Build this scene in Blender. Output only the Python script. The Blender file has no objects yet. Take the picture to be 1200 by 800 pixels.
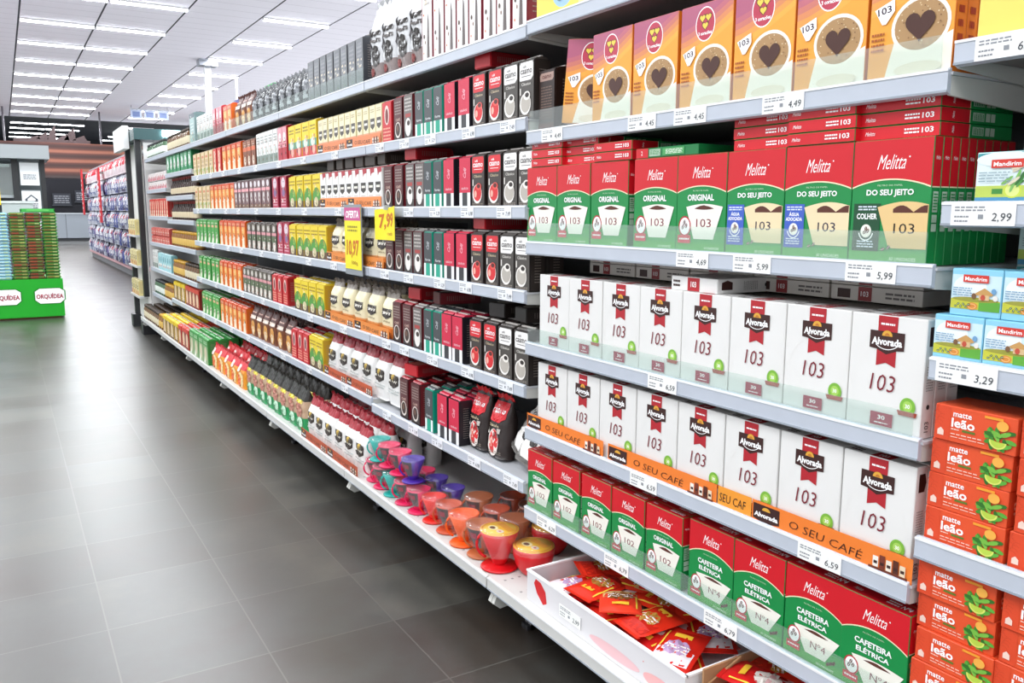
import bpy, bmesh, math, random
from mathutils import Matrix, Vector, Euler
R = math.radians
sc = bpy.context.scene
C = sc.collection

# ------------------------------------------------------------------ camera, world, exposure
CAM_H = 1.04
cam_d = bpy.data.cameras.new('camera'); cam = bpy.data.objects.new('camera', cam_d); C.objects.link(cam)
cam_d.sensor_width = 36.0; cam_d.lens = 981.79 * 36.0 / 1200.0; cam_d.clip_start = 0.02; cam_d.clip_end = 200
yaw, pitch, roll = 0.543373, -0.153046, 0.003611
fw = Vector((math.sin(yaw) * math.cos(pitch), math.cos(yaw) * math.cos(pitch), math.sin(pitch)))
rt0 = Vector((math.cos(yaw), -math.sin(yaw), 0)); up0 = rt0.cross(fw)
rt = math.cos(roll) * rt0 + math.sin(roll) * up0; up = -math.sin(roll) * rt0 + math.cos(roll) * up0
cam.matrix_world = Matrix(((rt.x, up.x, -fw.x, 0), (rt.y, up.y, -fw.y, 0), (rt.z, up.z, -fw.z, CAM_H), (0, 0, 0, 1)))
sc.camera = cam
WORLD_STRENGTH = 1.3  # even fill light added to brighten ceiling and shelf fronts
LAMP_WATTS = 34.0
TUBE_EMIT = 25.0
wd = bpy.data.worlds.new('world'); sc.world = wd; wd.use_nodes = True
wd.node_tree.nodes['Background'].inputs[0].default_value = (0.93, 0.96, 1.0, 1)
wd.node_tree.nodes['Background'].inputs[1].default_value = WORLD_STRENGTH
sc.view_settings.view_transform = 'Standard'; sc.view_settings.look = 'None'
sc.view_settings.exposure = -0.08; sc.view_settings.gamma = 1.0; sc.view_settings.use_curve_mapping = False

# ------------------------------------------------------------------ materials
def lin(c):
    if isinstance(c, str):
        c = c.lstrip('#'); c = [int(c[i:i + 2], 16) / 255 for i in (0, 2, 4)]
    return tuple(((v + 0.055) / 1.055) ** 2.4 if v > 0.04045 else v / 12.92 for v in c) + (1,)
_M = {}
def mat(col, rough=0.45, metal=0.0, kind='plain', spec=0.5):
    key = (col, rough, metal, kind, spec)
    if key in _M: return _M[key]
    m = bpy.data.materials.new('%s_%s' % (kind, str(col).strip('#'))); m.use_nodes = True
    nt = m.node_tree; b = nt.nodes['Principled BSDF']
    b.inputs['Base Color'].default_value = lin(col); b.inputs['Roughness'].default_value = rough
    b.inputs['Metallic'].default_value = metal; b.inputs['Specular IOR Level'].default_value = spec
    if kind in ('wrap', 'metal', 'card'):
        tc = nt.nodes.new('ShaderNodeTexCoord'); no = nt.nodes.new('ShaderNodeTexNoise')
        sc_, st = {'wrap': (45, .35), 'metal': (18, .05), 'card': (60, .1)}[kind]
        no.inputs['Scale'].default_value = sc_; no.inputs['Detail'].default_value = 3
        nt.links.new(tc.outputs['Object'], no.inputs['Vector'])
        bp = nt.nodes.new('ShaderNodeBump'); bp.inputs['Strength'].default_value = st; bp.inputs['Distance'].default_value = .004
        nt.links.new(no.outputs['Fac'], bp.inputs['Height']); nt.links.new(bp.outputs['Normal'], b.inputs['Normal'])
        mx = nt.nodes.new('ShaderNodeMixRGB'); mx.blend_type = 'MULTIPLY'; mx.inputs[0].default_value = .12
        mx.inputs[1].default_value = lin(col); nt.links.new(no.outputs['Fac'], mx.inputs[2]); nt.links.new(mx.outputs[0], b.inputs['Base Color'])
    _M[key] = m; return m
def emit(col, s):
    key = ('emit', col, s)
    if key in _M: return _M[key]
    m = bpy.data.materials.new('lamp_glow'); m.use_nodes = True; b = m.node_tree.nodes['Principled BSDF']
    b.inputs['Base Color'].default_value = lin(col); b.inputs['Emission Color'].default_value = lin(col); b.inputs['Emission Strength'].default_value = s
    _M[key] = m; return m
def clear_mat(name, tint, veil, gloss=.06):
    m = bpy.data.materials.new(name); m.use_nodes = True; nt = m.node_tree; nt.nodes.clear()
    o = nt.nodes.new('ShaderNodeOutputMaterial'); t = nt.nodes.new('ShaderNodeBsdfTransparent'); t.inputs[0].default_value = lin(tint)
    d = nt.nodes.new('ShaderNodeBsdfDiffuse'); d.inputs[0].default_value = (.9, .93, .93, 1)  # whitish veil colour standing in for reflections on the clear sheet
    g = nt.nodes.new('ShaderNodeBsdfGlossy'); g.inputs['Roughness'].default_value = .12
    a = nt.nodes.new('ShaderNodeMixShader'); a.inputs[0].default_value = veil
    nt.links.new(t.outputs[0], a.inputs[1]); nt.links.new(d.outputs[0], a.inputs[2])
    b = nt.nodes.new('ShaderNodeMixShader'); b.inputs[0].default_value = gloss
    nt.links.new(a.outputs[0], b.inputs[1]); nt.links.new(g.outputs[0], b.inputs[2]); nt.links.new(b.outputs[0], o.inputs[0])
    return m
ACRYLIC = clear_mat('clear_acrylic', '#f8fdfb', .07)
FILM = clear_mat('clear_film', '#ffffff', .035, .1)

# ------------------------------------------------------------------ mesh builder
class MB:
    def __init__(s): s.v = []; s.f = []; s.m = []; s.mats = []; s.sm = []
    def mi(s, m):
        if m not in s.mats: s.mats.append(m)
        return s.mats.index(m)
    def add(s, vs, fs, m, smooth=False):
        o = len(s.v); s.v += [tuple(p) for p in vs]; i = s.mi(m)
        for f in fs: s.f.append(tuple(o + k for k in f)); s.m.append(i); s.sm.append(smooth)
    def box(s, x0, x1, y0, y1, z0, z1, m, M=None):
        vs = [Vector((x, y, z)) for x in (x0, x1) for y in (y0, y1) for z in (z0, z1)]
        if M: vs = [M @ v for v in vs]
        s.add(vs, [(0, 1, 3, 2), (4, 6, 7, 5), (0, 4, 5, 1), (2, 3, 7, 6), (0, 2, 6, 4), (1, 5, 7, 3)], m)
    def prism(s, pts, a0, a1, m, axis='y'):
        n = len(pts)
        def P(p, a): return (p[0], a, p[1]) if axis == 'y' else ((a, p[0], p[1]) if axis == 'x' else (p[0], p[1], a))
        s.add([P(p, a0) for p in pts] + [P(p, a1) for p in pts], [tuple(range(n)), tuple(range(2 * n - 1, n - 1, -1))] + [(i, (i + 1) % n, n + (i + 1) % n, n + i) for i in range(n)], m)
    def rbox(s, w, h, d, r, m, n=3):
        # rounded carton: front at x=0, depth +x, base z=0
        bm = bmesh.new(); bmesh.ops.create_cube(bm, size=1)
        for v in bm.verts: v.co = Vector(((v.co.x + .5) * d, v.co.y * w, (v.co.z + .5) * h))
        bmesh.ops.bevel(bm, geom=bm.edges[:], offset=r, segments=n, affect='EDGES')
        bm.verts.index_update(); s.add([v.co for v in bm.verts], [[v.index for v in f.verts] for f in bm.faces], m); bm.free()
    def lathe(s, prof, m, n=24, c=(0, 0), smooth=True):
        vs = []; fs = []; k = len(prof)
        for i in range(n):
            a = 2 * math.pi * i / n
            for r, z in prof: vs.append((c[0] + r * math.cos(a), c[1] + r * math.sin(a), z))
        for i in range(n):
            j = (i + 1) % n
            for q in range(k - 1): fs.append((i * k + q, j * k + q, j * k + q + 1, i * k + q + 1))
        s.add(vs, fs, m, smooth)
    def tube(s, pts, r, m, n=8):
        vs = []; fs = []; L = len(pts)
        for i, p in enumerate(pts):
            p = Vector(p); t = (Vector(pts[min(i + 1, L - 1)]) - Vector(pts[max(i - 1, 0)])).normalized()
            a = t.cross(Vector((0, 0, 1)) if abs(t.z) < .9 else Vector((1, 0, 0))).normalized(); b = t.cross(a)
            for k in range(n):
                q = 2 * math.pi * k / n; vs.append(p + r * (math.cos(q) * a + math.sin(q) * b))
        for i in range(L - 1):
            for k in range(n): fs.append((i * n + k, i * n + (k + 1) % n, (i + 1) * n + (k + 1) % n, (i + 1) * n + k))
        fs += [tuple(range(n)), tuple(range((L - 1) * n, L * n))]
        s.add(vs, fs, m, True)
    def art(s, items, fn, e0=.0004, de=.00016):
        de = min(de, .0018 / max(1, len(items)))
        for k, (polys, m) in enumerate(items):
            for vs, fs in polys: s.add([fn(u, v, e0 + de * k) for u, v in vs], fs, m)
    def mesh(s, name):
        me = bpy.data.meshes.new(name); me.from_pydata(s.v, [], s.f)
        for m in s.mats: me.materials.append(m)
        me.polygons.foreach_set('material_index', s.m); me.polygons.foreach_set('use_smooth', s.sm); me.update(); return me
    def obj(s, name, parent=None, loc=None):
        o = bpy.data.objects.new(name, s.mesh(name)); C.objects.link(o)
        if parent: o.parent = parent
        if loc: o.location = loc
        return o

# ------------------------------------------------------------------ flat printed artwork (polygons in u,v metres)
_T = {}
def glyphs(txt, bold=0.0, shear=0.0, sp=1.0):
    key = (txt, bold, shear, sp)
    if key in _T: return _T[key]
    cu = bpy.data.curves.new('lettering', 'FONT'); cu.body = txt; cu.size = 1; cu.offset = bold; cu.shear = shear; cu.resolution_u = 2
    cu.align_x = 'CENTER'; cu.space_character = sp; cu.fill_mode = 'BOTH' if hasattr(cu, 'fill_mode') else cu.fill_mode
    o = bpy.data.objects.new('lettering', cu); me = o.to_mesh()
    vs = [(v.co.x, v.co.y) for v in me.vertices]; fs = [tuple(p.vertices) for p in me.polygons]
    o.to_mesh_clear(); bpy.data.objects.remove(o); bpy.data.curves.remove(cu)
    if vs:
        x0 = min(v[0] for v in vs); x1 = max(v[0] for v in vs); y0 = min(v[1] for v in vs); y1 = max(v[1] for v in vs)
        vs = [(x - (x0 + x1) / 2, y - (y0 + y1) / 2) for x, y in vs]; _T[key] = (vs, fs, x1 - x0, y1 - y0)
    else: _T[key] = ([], [], 1, 1)
    return _T[key]
class Art:
    def __init__(s): s.it = []
    def poly(s, pts, m): s.it.append(([(pts, [tuple(range(len(pts)))])], m)); return s
    def fine(s, pts, m, cuts=5):
        bm = bmesh.new(); bm.faces.new([bm.verts.new((a, b, 0)) for a, b in pts]); bmesh.ops.triangulate(bm, faces=bm.faces[:]); bmesh.ops.subdivide_edges(bm, edges=bm.edges[:], cuts=cuts, use_grid_fill=True); bmesh.ops.triangulate(bm, faces=bm.faces[:])
        bm.verts.index_update(); s.it.append(([([(v.co.x, v.co.y) for v in bm.verts], [tuple(v.index for v in f.verts) for f in bm.faces])], m)); bm.free(); return s
    def rect(s, u0, u1, v0, v1, m, nu=1, nv=1):
        vs = [(u0 + (u1 - u0) * i / nu, v0 + (v1 - v0) * j / nv) for j in range(nv + 1) for i in range(nu + 1)]
        fs = [(j * (nu + 1) + i, j * (nu + 1) + i + 1, (j + 1) * (nu + 1) + i + 1, (j + 1) * (nu + 1) + i) for j in range(nv) for i in range(nu)]
        s.it.append(([(vs, fs)], m)); return s
    def ell(s, u, v, ru, rv, m, n=24, a0=0, a1=360, rings=1, rot=0):
        k = n + 1; vs = [(u, v)]; fs = []; cr, sr = math.cos(R(rot)), math.sin(R(rot))
        for r in range(1, rings + 1):
            for i in range(k):
                a = R(a0 + (a1 - a0) * i / n); x = ru * r / rings * math.cos(a); y = rv * r / rings * math.sin(a)
                vs.append((u + x * cr - y * sr, v + x * sr + y * cr))
        for i in range(n): fs.append((0, 1 + i, 2 + i))
        for r in range(1, rings):
            for i in range(n): fs.append((1 + (r - 1) * k + i, 1 + (r - 1) * k + i + 1, 1 + r * k + i + 1, 1 + r * k + i))
        s.it.append(([(vs, fs)], m)); return s
    def ring(s, u, v, ru, rv, t, m, n=28, a0=0, a1=360):
        vs = []; fs = []
        for i in range(n + 1):
            a = R(a0 + (a1 - a0) * i / n); vs += [(u + ru * math.cos(a), v + rv * math.sin(a)), (u + (ru - t) * math.cos(a), v + (rv - t) * math.sin(a))]
        for i in range(n): fs.append((2 * i, 2 * i + 1, 2 * i + 3, 2 * i + 2))
        s.it.append(([(vs, fs)], m)); return s
    def band(s, lo, hi, m):      # strip between two polylines of equal length
        n = len(lo); s.it.append(([(list(lo) + list(hi), [(i, i + 1, n + i + 1, n + i) for i in range(n - 1)])], m)); return s
    def text(s, txt, u, v, w, h, m, bold=0.0, shear=0.0, rot=0, sp=1.0):
        vs, fs, tw, th = glyphs(txt, bold, shear, sp); c, q = math.cos(R(rot)), math.sin(R(rot))
        kx = w / tw; ky = h / th
        s.it.append(([([(u + x * kx * c - y * ky * q, v + x * kx * q + y * ky * c) for x, y in vs], fs)], m)); return s
    def lines(s, u0, u1, v0, v1, n, m, seed=1, fill=.5):   # unreadably small print
        rn = random.Random(seed); P = []
        for i in range(n):
            y = v1 - (v1 - v0) * (i + .5) / n; hh = (v1 - v0) / n * fill / 2; x = u0
            while x < u1 - .001:
                wd_ = (u1 - u0) * rn.uniform(.1, .28); e = min(x + wd_, u1); P.append(([(x, y - hh), (e, y - hh), (e, y + hh), (x, y + hh)], [(0, 1, 2, 3)])); x = e + (u1 - u0) * .04
        s.it.append((P, m)); return s
    def heart(s, u, v, sz, m, rot=0):
        pts = []; c, q = math.cos(R(rot)), math.sin(R(rot))
        for i in range(28):
            t = 2 * math.pi * i / 28; x = 16 * math.sin(t) ** 3 / 17; y = (13 * math.cos(t) - 5 * math.cos(2 * t) - 2 * math.cos(3 * t) - math.cos(4 * t)) / 17
            pts.append((u + sz * (x * c - y * q), v + sz * (x * q + y * c)))
        k = len(pts); s.it.append(([([(u, v + sz * .05)] + pts, [(0, 1 + i, 1 + (i + 1) % k) for i in range(k)])], m)); return s
    def bean(s, u, v, r, m, m2, rot=30):
        s.ell(u, v, r, r * .62, m, 12, rot=rot)
        c, q = math.cos(R(rot)), math.sin(R(rot)); s.poly([(u - r * .8 * c + .1 * r * q, v - r * .8 * q - .1 * r * c), (u + r * .8 * c + .1 * r * q, v + r * .8 * q - .1 * r * c), (u + r * .8 * c - .1 * r * q, v + r * .8 * q + .1 * r * c), (u - r * .8 * c - .1 * r * q, v - r * .8 * q + .1 * r * c)], m2); return s
def F(u, v, e): return (-e, -u, v)                                  # front face of a pack
def Sd(w):      return lambda u, v, e: (u, -w / 2 - e, v)            # side turned to the entrance end
def Sf(w):      return lambda u, v, e: (u, w / 2 + e, v)             # other side
def Tp(h):      return lambda u, v, e: (v, -u, h + e)                # top

# ------------------------------------------------------------------ tagging and copies
def tag(o, label, cat, group=None):
    o['label'] = label; o['category'] = cat
    if group: o['group'] = group
    return o
def empty(name, loc=(0, 0, 0), rz=0):
    o = bpy.data.objects.new(name, None); C.objects.link(o); o.location = loc; o.rotation_euler = (0, 0, rz); o.empty_display_size = .05; return o
def struct(o): o['kind'] = 'structure'; return o
_kids = {}
def dup(root):
    r = root.copy(); C.objects.link(r)
    for ch in _kids[root.name]:
        c = ch.copy(); C.objects.link(c); c.parent = r
        for g in _kids.get(ch.name, []):
            d = g.copy(); C.objects.link(d); d.parent = c
    return r
def reg(root):
    for o in [root] + list(root.children): _kids[o.name] = list(o.children)
    return root
_proto = {}; _used = set()
def put(key, maker, loc, rot=(0, 0, 0), label='', cat='', group=None, scale=None):
    if key not in _proto: _proto[key] = reg(maker())
    o = _proto[key] if key not in _used else dup(_proto[key]); _used.add(key)
    o.location = loc; o.rotation_euler = rot
    if scale: o.scale = scale
    o['label'] = label; o['category'] = cat
    if group: o['group'] = group
    elif 'group' in o: del o['group']
    return o
ORD = ['first', 'second', 'third', 'fourth', 'fifth', 'sixth', 'seventh', 'eighth', 'ninth', 'tenth', 'eleventh', 'twelfth', 'thirteenth', 'fourteenth', 'fifteenth', 'sixteenth',
       'seventeenth', 'eighteenth', 'nineteenth', 'twentieth', 'twenty-first', 'twenty-second', 'twenty-third', 'twenty-fourth', 'twenty-fifth', 'twenty-sixth']

# ------------------------------------------------------------------ the room
P_TILE = .318
def floor_mat():
    m = bpy.data.materials.new('floor_tiles'); m.use_nodes = True; nt = m.node_tree; b = nt.nodes['Principled BSDF']; L = nt.links.new; N = nt.nodes.new
    tc = N('ShaderNodeTexCoord'); sx = N('ShaderNodeSeparateXYZ'); L(tc.outputs['Object'], sx.inputs[0])
    def mth(op, a, bb=None):
        n = N('ShaderNodeMath'); n.operation = op
        for i, q in enumerate((a, bb)):
            if q is None: continue
            if isinstance(q, (int, float)): n.inputs[i].default_value = q
            else: L(q, n.inputs[i])
        return n.outputs[0]
    ux = mth('DIVIDE', mth('SUBTRACT', sx.outputs[0], .152), P_TILE); uy = mth('DIVIDE', mth('SUBTRACT', sx.outputs[1], 2.208), P_TILE)
    def joint(u): return mth('LESS_THAN', mth('SUBTRACT', .5, mth('ABSOLUTE', mth('SUBTRACT', mth('FRACT', u), .5))), .0055)
    j = mth('MAXIMUM', joint(ux), joint(uy))
    cb = N('ShaderNodeCombineXYZ'); L(mth('FLOOR', ux), cb.inputs[0]); L(mth('FLOOR', uy), cb.inputs[1])
    wn = N('ShaderNodeTexWhiteNoise'); wn.noise_dimensions = '2D'; L(cb.outputs[0], wn.inputs['Vector'])
    no = N('ShaderNodeTexNoise'); no.inputs['Scale'].default_value = 3.2; no.inputs['Detail'].default_value = 8; no.inputs['Roughness'].default_value = .65; L(tc.outputs['Object'], no.inputs['Vector'])
    ad = mth('ADD', mth('MULTIPLY', no.outputs['Fac'], .75), mth('MULTIPLY', wn.outputs['Value'], .2))
    cr = N('ShaderNodeValToRGB'); cr.color_ramp.elements[0].position = .3; cr.color_ramp.elements[0].color = lin('#382f28'); cr.color_ramp.elements[1].position = .75; cr.color_ramp.elements[1].color = lin('#56534b'); L(ad, cr.inputs[0])
    e = cr.color_ramp.elements.new(.52); e.color = lin('#403f3b')
    mx = N('ShaderNodeMixRGB'); L(j, mx.inputs[0]); L(cr.outputs[0], mx.inputs[1]); mx.inputs[2].default_value = lin('#55534d'); L(mx.outputs[0], b.inputs['Base Color'])
    L(mth('ADD', .25, mth('MULTIPLY', no.outputs['Fac'], .16)), b.inputs['Roughness']); b.inputs['Specular IOR Level'].default_value = .85
    bp = N('ShaderNodeBump'); bp.inputs['Strength'].default_value = .25; bp.inputs['Distance'].default_value = .002; L(mth('SUBTRACT', mth('MULTIPLY', no.outputs['Fac'], .3), j), bp.inputs['Height']); L(bp.outputs['Normal'], b.inputs['Normal'])
    return m
mb = MB(); mb.box(-3.6, 4.8, -5, 48, -.05, 0, floor_mat()); struct(mb.obj('floor'))  # sides cut short so the added world fill reaches the ceiling
CZ = CAM_H + 3.4; PIT = .363 * 3.4; ROW0 = 4.6 * 3.4; ROWP = .685 * 3.4; CX0 = .157 * 3.4
def ceil_mat():
    m = bpy.data.materials.new('ceiling_strips'); m.use_nodes = True; nt = m.node_tree; b = nt.nodes['Principled BSDF']; L = nt.links.new; N = nt.nodes.new
    tc = N('ShaderNodeTexCoord'); sx = N('ShaderNodeSeparateXYZ'); L(tc.outputs['Object'], sx.inputs[0])
    def mth(op, a, bb=None):
        n = N('ShaderNodeMath'); n.operation = op
        for i, q in enumerate((a, bb)):
            if q is None: continue
            if isinstance(q, (int, float)): n.inputs[i].default_value = q
            else: L(q, n.inputs[i])
        return n.outputs[0]
    def line(o, off, p, wdt):
        u = mth('FRACT', mth('DIVIDE', mth('SUBTRACT', o, off), p)); return mth('LESS_THAN', mth('SUBTRACT', .5, mth('ABSOLUTE', mth('SUBTRACT', u, .5))), wdt)
    jl = line(sx.outputs[0], CX0, PIT, .012); jf = line(sx.outputs[1], 0, ROWP / 5, .018)
    no = N('ShaderNodeTexNoise'); no.inputs['Scale'].default_value = 1.3; L(tc.outputs['Object'], no.inputs['Vector'])
    m1 = N('ShaderNodeMixRGB'); L(mth('MULTIPLY', jf, .4), m1.inputs[0]); m1.inputs[1].default_value = lin('#f6f3fb'); m1.inputs[2].default_value = lin('#8f8d96')
    m2 = N('ShaderNodeMixRGB'); L(jl, m2.inputs[0]); L(m1.outputs[0], m2.inputs[1]); m2.inputs[2].default_value = lin('#4a4950'); L(m2.outputs[0], b.inputs['Base Color'])
    b.inputs['Roughness'].default_value = .95; b.inputs['Specular IOR Level'].default_value = .05
    return m
mb = MB(); mb.box(-5, 7, -6, 36.4, CZ, CZ + .1, ceil_mat()); struct(mb.obj('ceiling'))  # edges trimmed to let the added world fill in from the sides
mb = MB(); mb.box(-14, 16, 36.4, 48, CZ + .12, CZ + .2, mat('#20242c', .8)); mb.box(-14, 16, 36.4, 36.5, CZ, CZ + .12, mat('#20242c', .8)); struct(mb.obj('ceiling_far'))
mb = MB(); mb.box(-14, 16, 48, 48.2, 0, CZ + .2, mat('#1b1d24', .8)); struct(mb.obj('wall_far'))

# ceiling lamps: housing, diffuser and the lamp's own light
def lamp():
    t = empty('ceiling_light')
    a = MB(); a.box(-.6, .6, -.05, .05, .006, .03, mat('#e8e8ea', .4)); a.box(-.6, -.591, -.04, .04, -.02, .006, mat('#e8e8ea', .4)); a.box(.591, .6, -.04, .04, -.02, .006, mat('#e8e8ea', .4)); a.obj('housing', t)
    d = MB(); d.prism([(-.035, .006), (.035, .006), (.026, -.02), (-.026, -.02)], -.59, .59, emit('#f4fbff', TUBE_EMIT), 'x'); d.obj('diffuser', t)
    return t
lightdata = bpy.data.lights.new('lamp_light', 'AREA'); lightdata.shape = 'RECTANGLE'; lightdata.size = 1.16; lightdata.size_y = .05; lightdata.energy = LAMP_WATTS; lightdata.color = (.96, .98, 1.0)
cols = [CX0 + PIT * (k + .5) for k in (-3, -2, 0, 1, 3)]
nrow = 0
for r in range(-8, 13):
    y = ROW0 + ROWP * r
    if y < -3.2: continue
    nrow += 1
    for ci, x in enumerate(cols):
        far = y > 36.4
        if far and ci in (0, 1): continue
        z = CZ - .032 if not far else CZ - .2
        o = put('lamp', lamp, (x, y, z), label='tube lamp in the %s crosswise row from the entrance, %s strip from the aisle wall' % (ORD[nrow - 1], ORD[ci]), cat='ceiling light', group='ceiling tube lamps')
        l = bpy.data.objects.new('lamp_light', lightdata); C.objects.link(l); l.parent = o; l.location = (0, 0, -.022)

# far end of the hall
def wave_mat():
    m = bpy.data.materials.new('wave_panel'); m.use_nodes = True; nt = m.node_tree; b = nt.nodes['Principled BSDF']; L = nt.links.new; N = nt.nodes.new
    tc = N('ShaderNodeTexCoord'); mp = N('ShaderNodeMapping'); mp.inputs['Scale'].default_value = (.16, 1, 1.15); L(tc.outputs['Object'], mp.inputs[0])
    wv = N('ShaderNodeTexWave'); wv.bands_direction = 'Z'; wv.inputs['Scale'].default_value = .8; wv.inputs['Distortion'].default_value = 5; wv.inputs['Detail'].default_value = 2; wv.inputs['Detail Scale'].default_value = .6; L(mp.outputs[0], wv.inputs['Vector'])
    cr = N('ShaderNodeValToRGB'); cr.color_ramp.elements[0].color = lin('#3b211d'); cr.color_ramp.elements[1].color = lin('#8f5845'); cr.color_ramp.elements[1].position = .95
    e = cr.color_ramp.elements.new(.6); e.color = lin('#5a3028'); L(wv.outputs['Fac'], cr.inputs[0]); L(cr.outputs[0], b.inputs['Base Color']); b.inputs['Roughness'].default_value = .5
    return m
t = empty('counter_fascia', (0, 33, 2.2)); a = MB(); a.box(-9, 9, 0, .4, .02, 1.12, wave_mat()); a.obj('wave_panel', t)
a = MB(); a.box(-9, 9, -.03, .45, -.06, .02, mat('#3a2c2c', .5)); a.obj('lower_trim', t)
for sx_ in (.3, 3.2):
    a = MB(); a.tube([(sx_, .2, 1.12), (sx_, .2, CZ - 2.2)], .03, mat('#8d8a90', .4, .6)); a.obj('hanger_rod', t)
tag(t, 'brown wave-patterned fascia board above the far counter', 'signboard'); reg(t)
t = empty('decor_crown', (1.65, 33.2, 3.326)); a = MB()
for k, (x, hh, w) in enumerate([(-.6, .35, .35), (-.3, .55, .25), (0, .95, .16), (.3, .5, .3), (.55, .85, .22), (.8, .45, .35)]):
    hh *= .62; a.prism([(x - w, 0), (x + w, 0), (x + w * .35 + .1, hh), (x + .02, hh * .7)], -.1, .1, mat('#4d3a3b', .5))
a.box(-1.1, 1.2, -.12, .12, 0, .1, mat('#4d3a3b', .5)); a.obj('crown_cutout', t)
tag(t, 'brown jagged ornament standing on top of the wave fascia board', 'ornament')
t = empty('service_counter', (0, 33, 0)); a = MB(); a.box(-9, 9, .0, .9, .1, .92, mat('#8d949c', .35, .3)); a.box(-9, 9, .08, .9, 0, .1, mat('#3a3c40', .6)); a.obj('front_panel', t)
a = MB(); a.box(-9.02, 9.02, -.04, .95, .92, .96, mat('#b4bac0', .3, .4)); a.obj('worktop', t)
for x in (.3, 1.9, 3.5):
    a = MB(); a.box(x, x + .02, -.006, .0, .1, .92, mat('#5d6268', .5)); a.obj('panel_joint', t)
tag(t, 'long grey metal counter below the wave fascia at the hall end', 'counter')
mb = MB(); mb.box(-9, 9, 36, 36.1, 0, 3.05, mat('#23242c', .7)); struct(mb.obj('wall_counter'))
rn = random.Random(3)
for k in range(5):
    t = empty('menu_board', (2.0 + .75 * k, 35.95, 1.25 + .12 * (k % 2))); a = MB(); a.box(-.3, .3, 0, .03, 0, .42, mat('#3d414b', .5)); a.art(Art().lines(-.25, .25, .05, .36, 4, mat('#a9adb5', .6), k).it, F if False else (lambda u, v, e: (u, -e, v)), .004); a.obj('board', t)
    a = MB(); a.box(-.33, .33, .005, .04, -.03, .0, mat('#555a63', .5)); a.obj('ledge', t)
    tag(t, 'dark menu board on the wall behind the far counter, %s from the pallet side' % ORD[k], 'board')

# ------------------------------------------------------------------ shelving bays
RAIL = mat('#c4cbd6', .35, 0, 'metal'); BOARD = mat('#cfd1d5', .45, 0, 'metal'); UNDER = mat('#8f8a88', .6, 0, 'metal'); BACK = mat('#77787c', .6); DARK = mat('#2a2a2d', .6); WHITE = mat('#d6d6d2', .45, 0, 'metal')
XF, XB = 1.05, 1.44
def shelf(t, y0, y1, zt, xf, guard=0, ox=0, oy=0, white=False):
    # zt = top edge of the price rail; board top sits 5 mm under it
    def b(*q): return q
    s = MB(); z = zt - .005
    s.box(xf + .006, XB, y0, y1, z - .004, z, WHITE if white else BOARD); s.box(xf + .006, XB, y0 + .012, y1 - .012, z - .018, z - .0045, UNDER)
    if white:
        n = 14
        for i in range(n):
            for j in range(3): s.box(xf + .03 + .02 * j, xf + .036 + .02 * j, y0 + (y1 - y0) * (i + .5) / n, y0 + (y1 - y0) * (i + .5) / n + .006, z, z + .0003, mat('#8e8e8c', .6))
    so = s.obj('shelf', t); so.location = (-ox, -oy, 0)
    r = MB(); h = .033
    r.prism([(xf + .008, zt - h), (xf, zt - h + .003), (xf, zt - .004), (xf + .004, zt), (xf + .008, zt)], y0 + .003, y1 - .003, WHITE if white else RAIL)
    r.box(xf - .0012, xf, y0 + .003, y1 - .003, zt - .0045, zt - .001, mat('#f2f4f6', .3)); r.box(xf - .0012, xf, y0 + .003, y1 - .003, zt - h + .002, zt - h + .005, mat('#9aa2ac', .4))
    r.obj('price_rail', so)
    for y in (y0 + .003, y1 - .007):
        k = MB(); k.prism([(xf + .0085, zt - .034), (xf + .0085, zt - .0095), (XB, zt - .0095), (XB, zt - .055), (XB - .05, zt - .055)], y, y + .004, mat('#cfcfc9', .5)); k.obj('bracket', so)
    if guard:
        g = MB(); g.box(xf + .001, xf + .003, y0 + .015, y1 - .012, zt, zt + guard, ACRYLIC); g.obj('clear_guard', so)
    return so
def bay(y0, y1, levels, label, back_top, guards={}, bottom=True, bx=.945, bz=.165):
    ox, oy = 1.25, (y0 + y1) / 2; t = empty('shelving_bay', (ox, oy, 0))
    def part(m, name, par=t):
        o = m.obj(name, par); o.location = (-ox, -oy, 0); return o
    m = MB(); m.box(XB + .002, XB + .012, y0 + .016, y1 - .016, .1, back_top, BACK)
    n = 22
    part(m, 'back_panel')
    for y in (y0, y1 - .015):
        m = MB(); m.box(XB + .0, XB + .05, y, y + .015, 0, back_top + .03, mat('#9c9da0', .5)); part(m, 'upright')
        m = MB(); m.prism([(bx + .03, bz - .035), (bx + .012, bz - .07), (bx + .03, bz - .085), (bx + .075, bz - .08), (bx + .1, bz - .035)], y + .001, y + .014, mat('#cfcfc8', .5)); m.box(bx + .12, bx + .15, y + .001, y + .014, 0, bz - .035, mat('#77777a', .5)); m.box(bx + .11, bx + .16, y - .004 + .005, y + .0145, 0, .012, DARK); part(m, 'foot')
    m = MB(); m.box(1.2, 1.21, y0 + .02, y1 - .02, .002, bz - .04, DARK); part(m, 'kick_panel')
    for i, z in enumerate(levels): shelf(t, y0, y1, z, XF, guards.get(i, 0), ox, oy)
    if bottom: shelf(t, y0, y1, bz, bx, 0, ox, oy, True)
    tag(t, label, 'shelving', 'grey metal shelving bays'); return t
EDGE = [-.34, .66, 1.68, 2.68, 3.675, 4.67, 5.67, 6.67, 7.62]
TOPZ = 1.462
S0, S1, S2, S3, S4, S5 = 1.467, 1.225, .974, .736, .528, .327
T = [1.255, 1.056, .857, .601, .35]
bay(EDGE[0], EDGE[1], [1.257, T[1], .852, .600, .327], 'shelving bay of blue and orange tea boxes at the entrance end', 1.75)
bay(EDGE[1], EDGE[2], [S0, S1, S2, S3, S4, S5], 'shelving bay of coffee filter cartons beside the tea boxes', 1.75, {1: .042, 2: .042, 3: .034, 5: .04})
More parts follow.
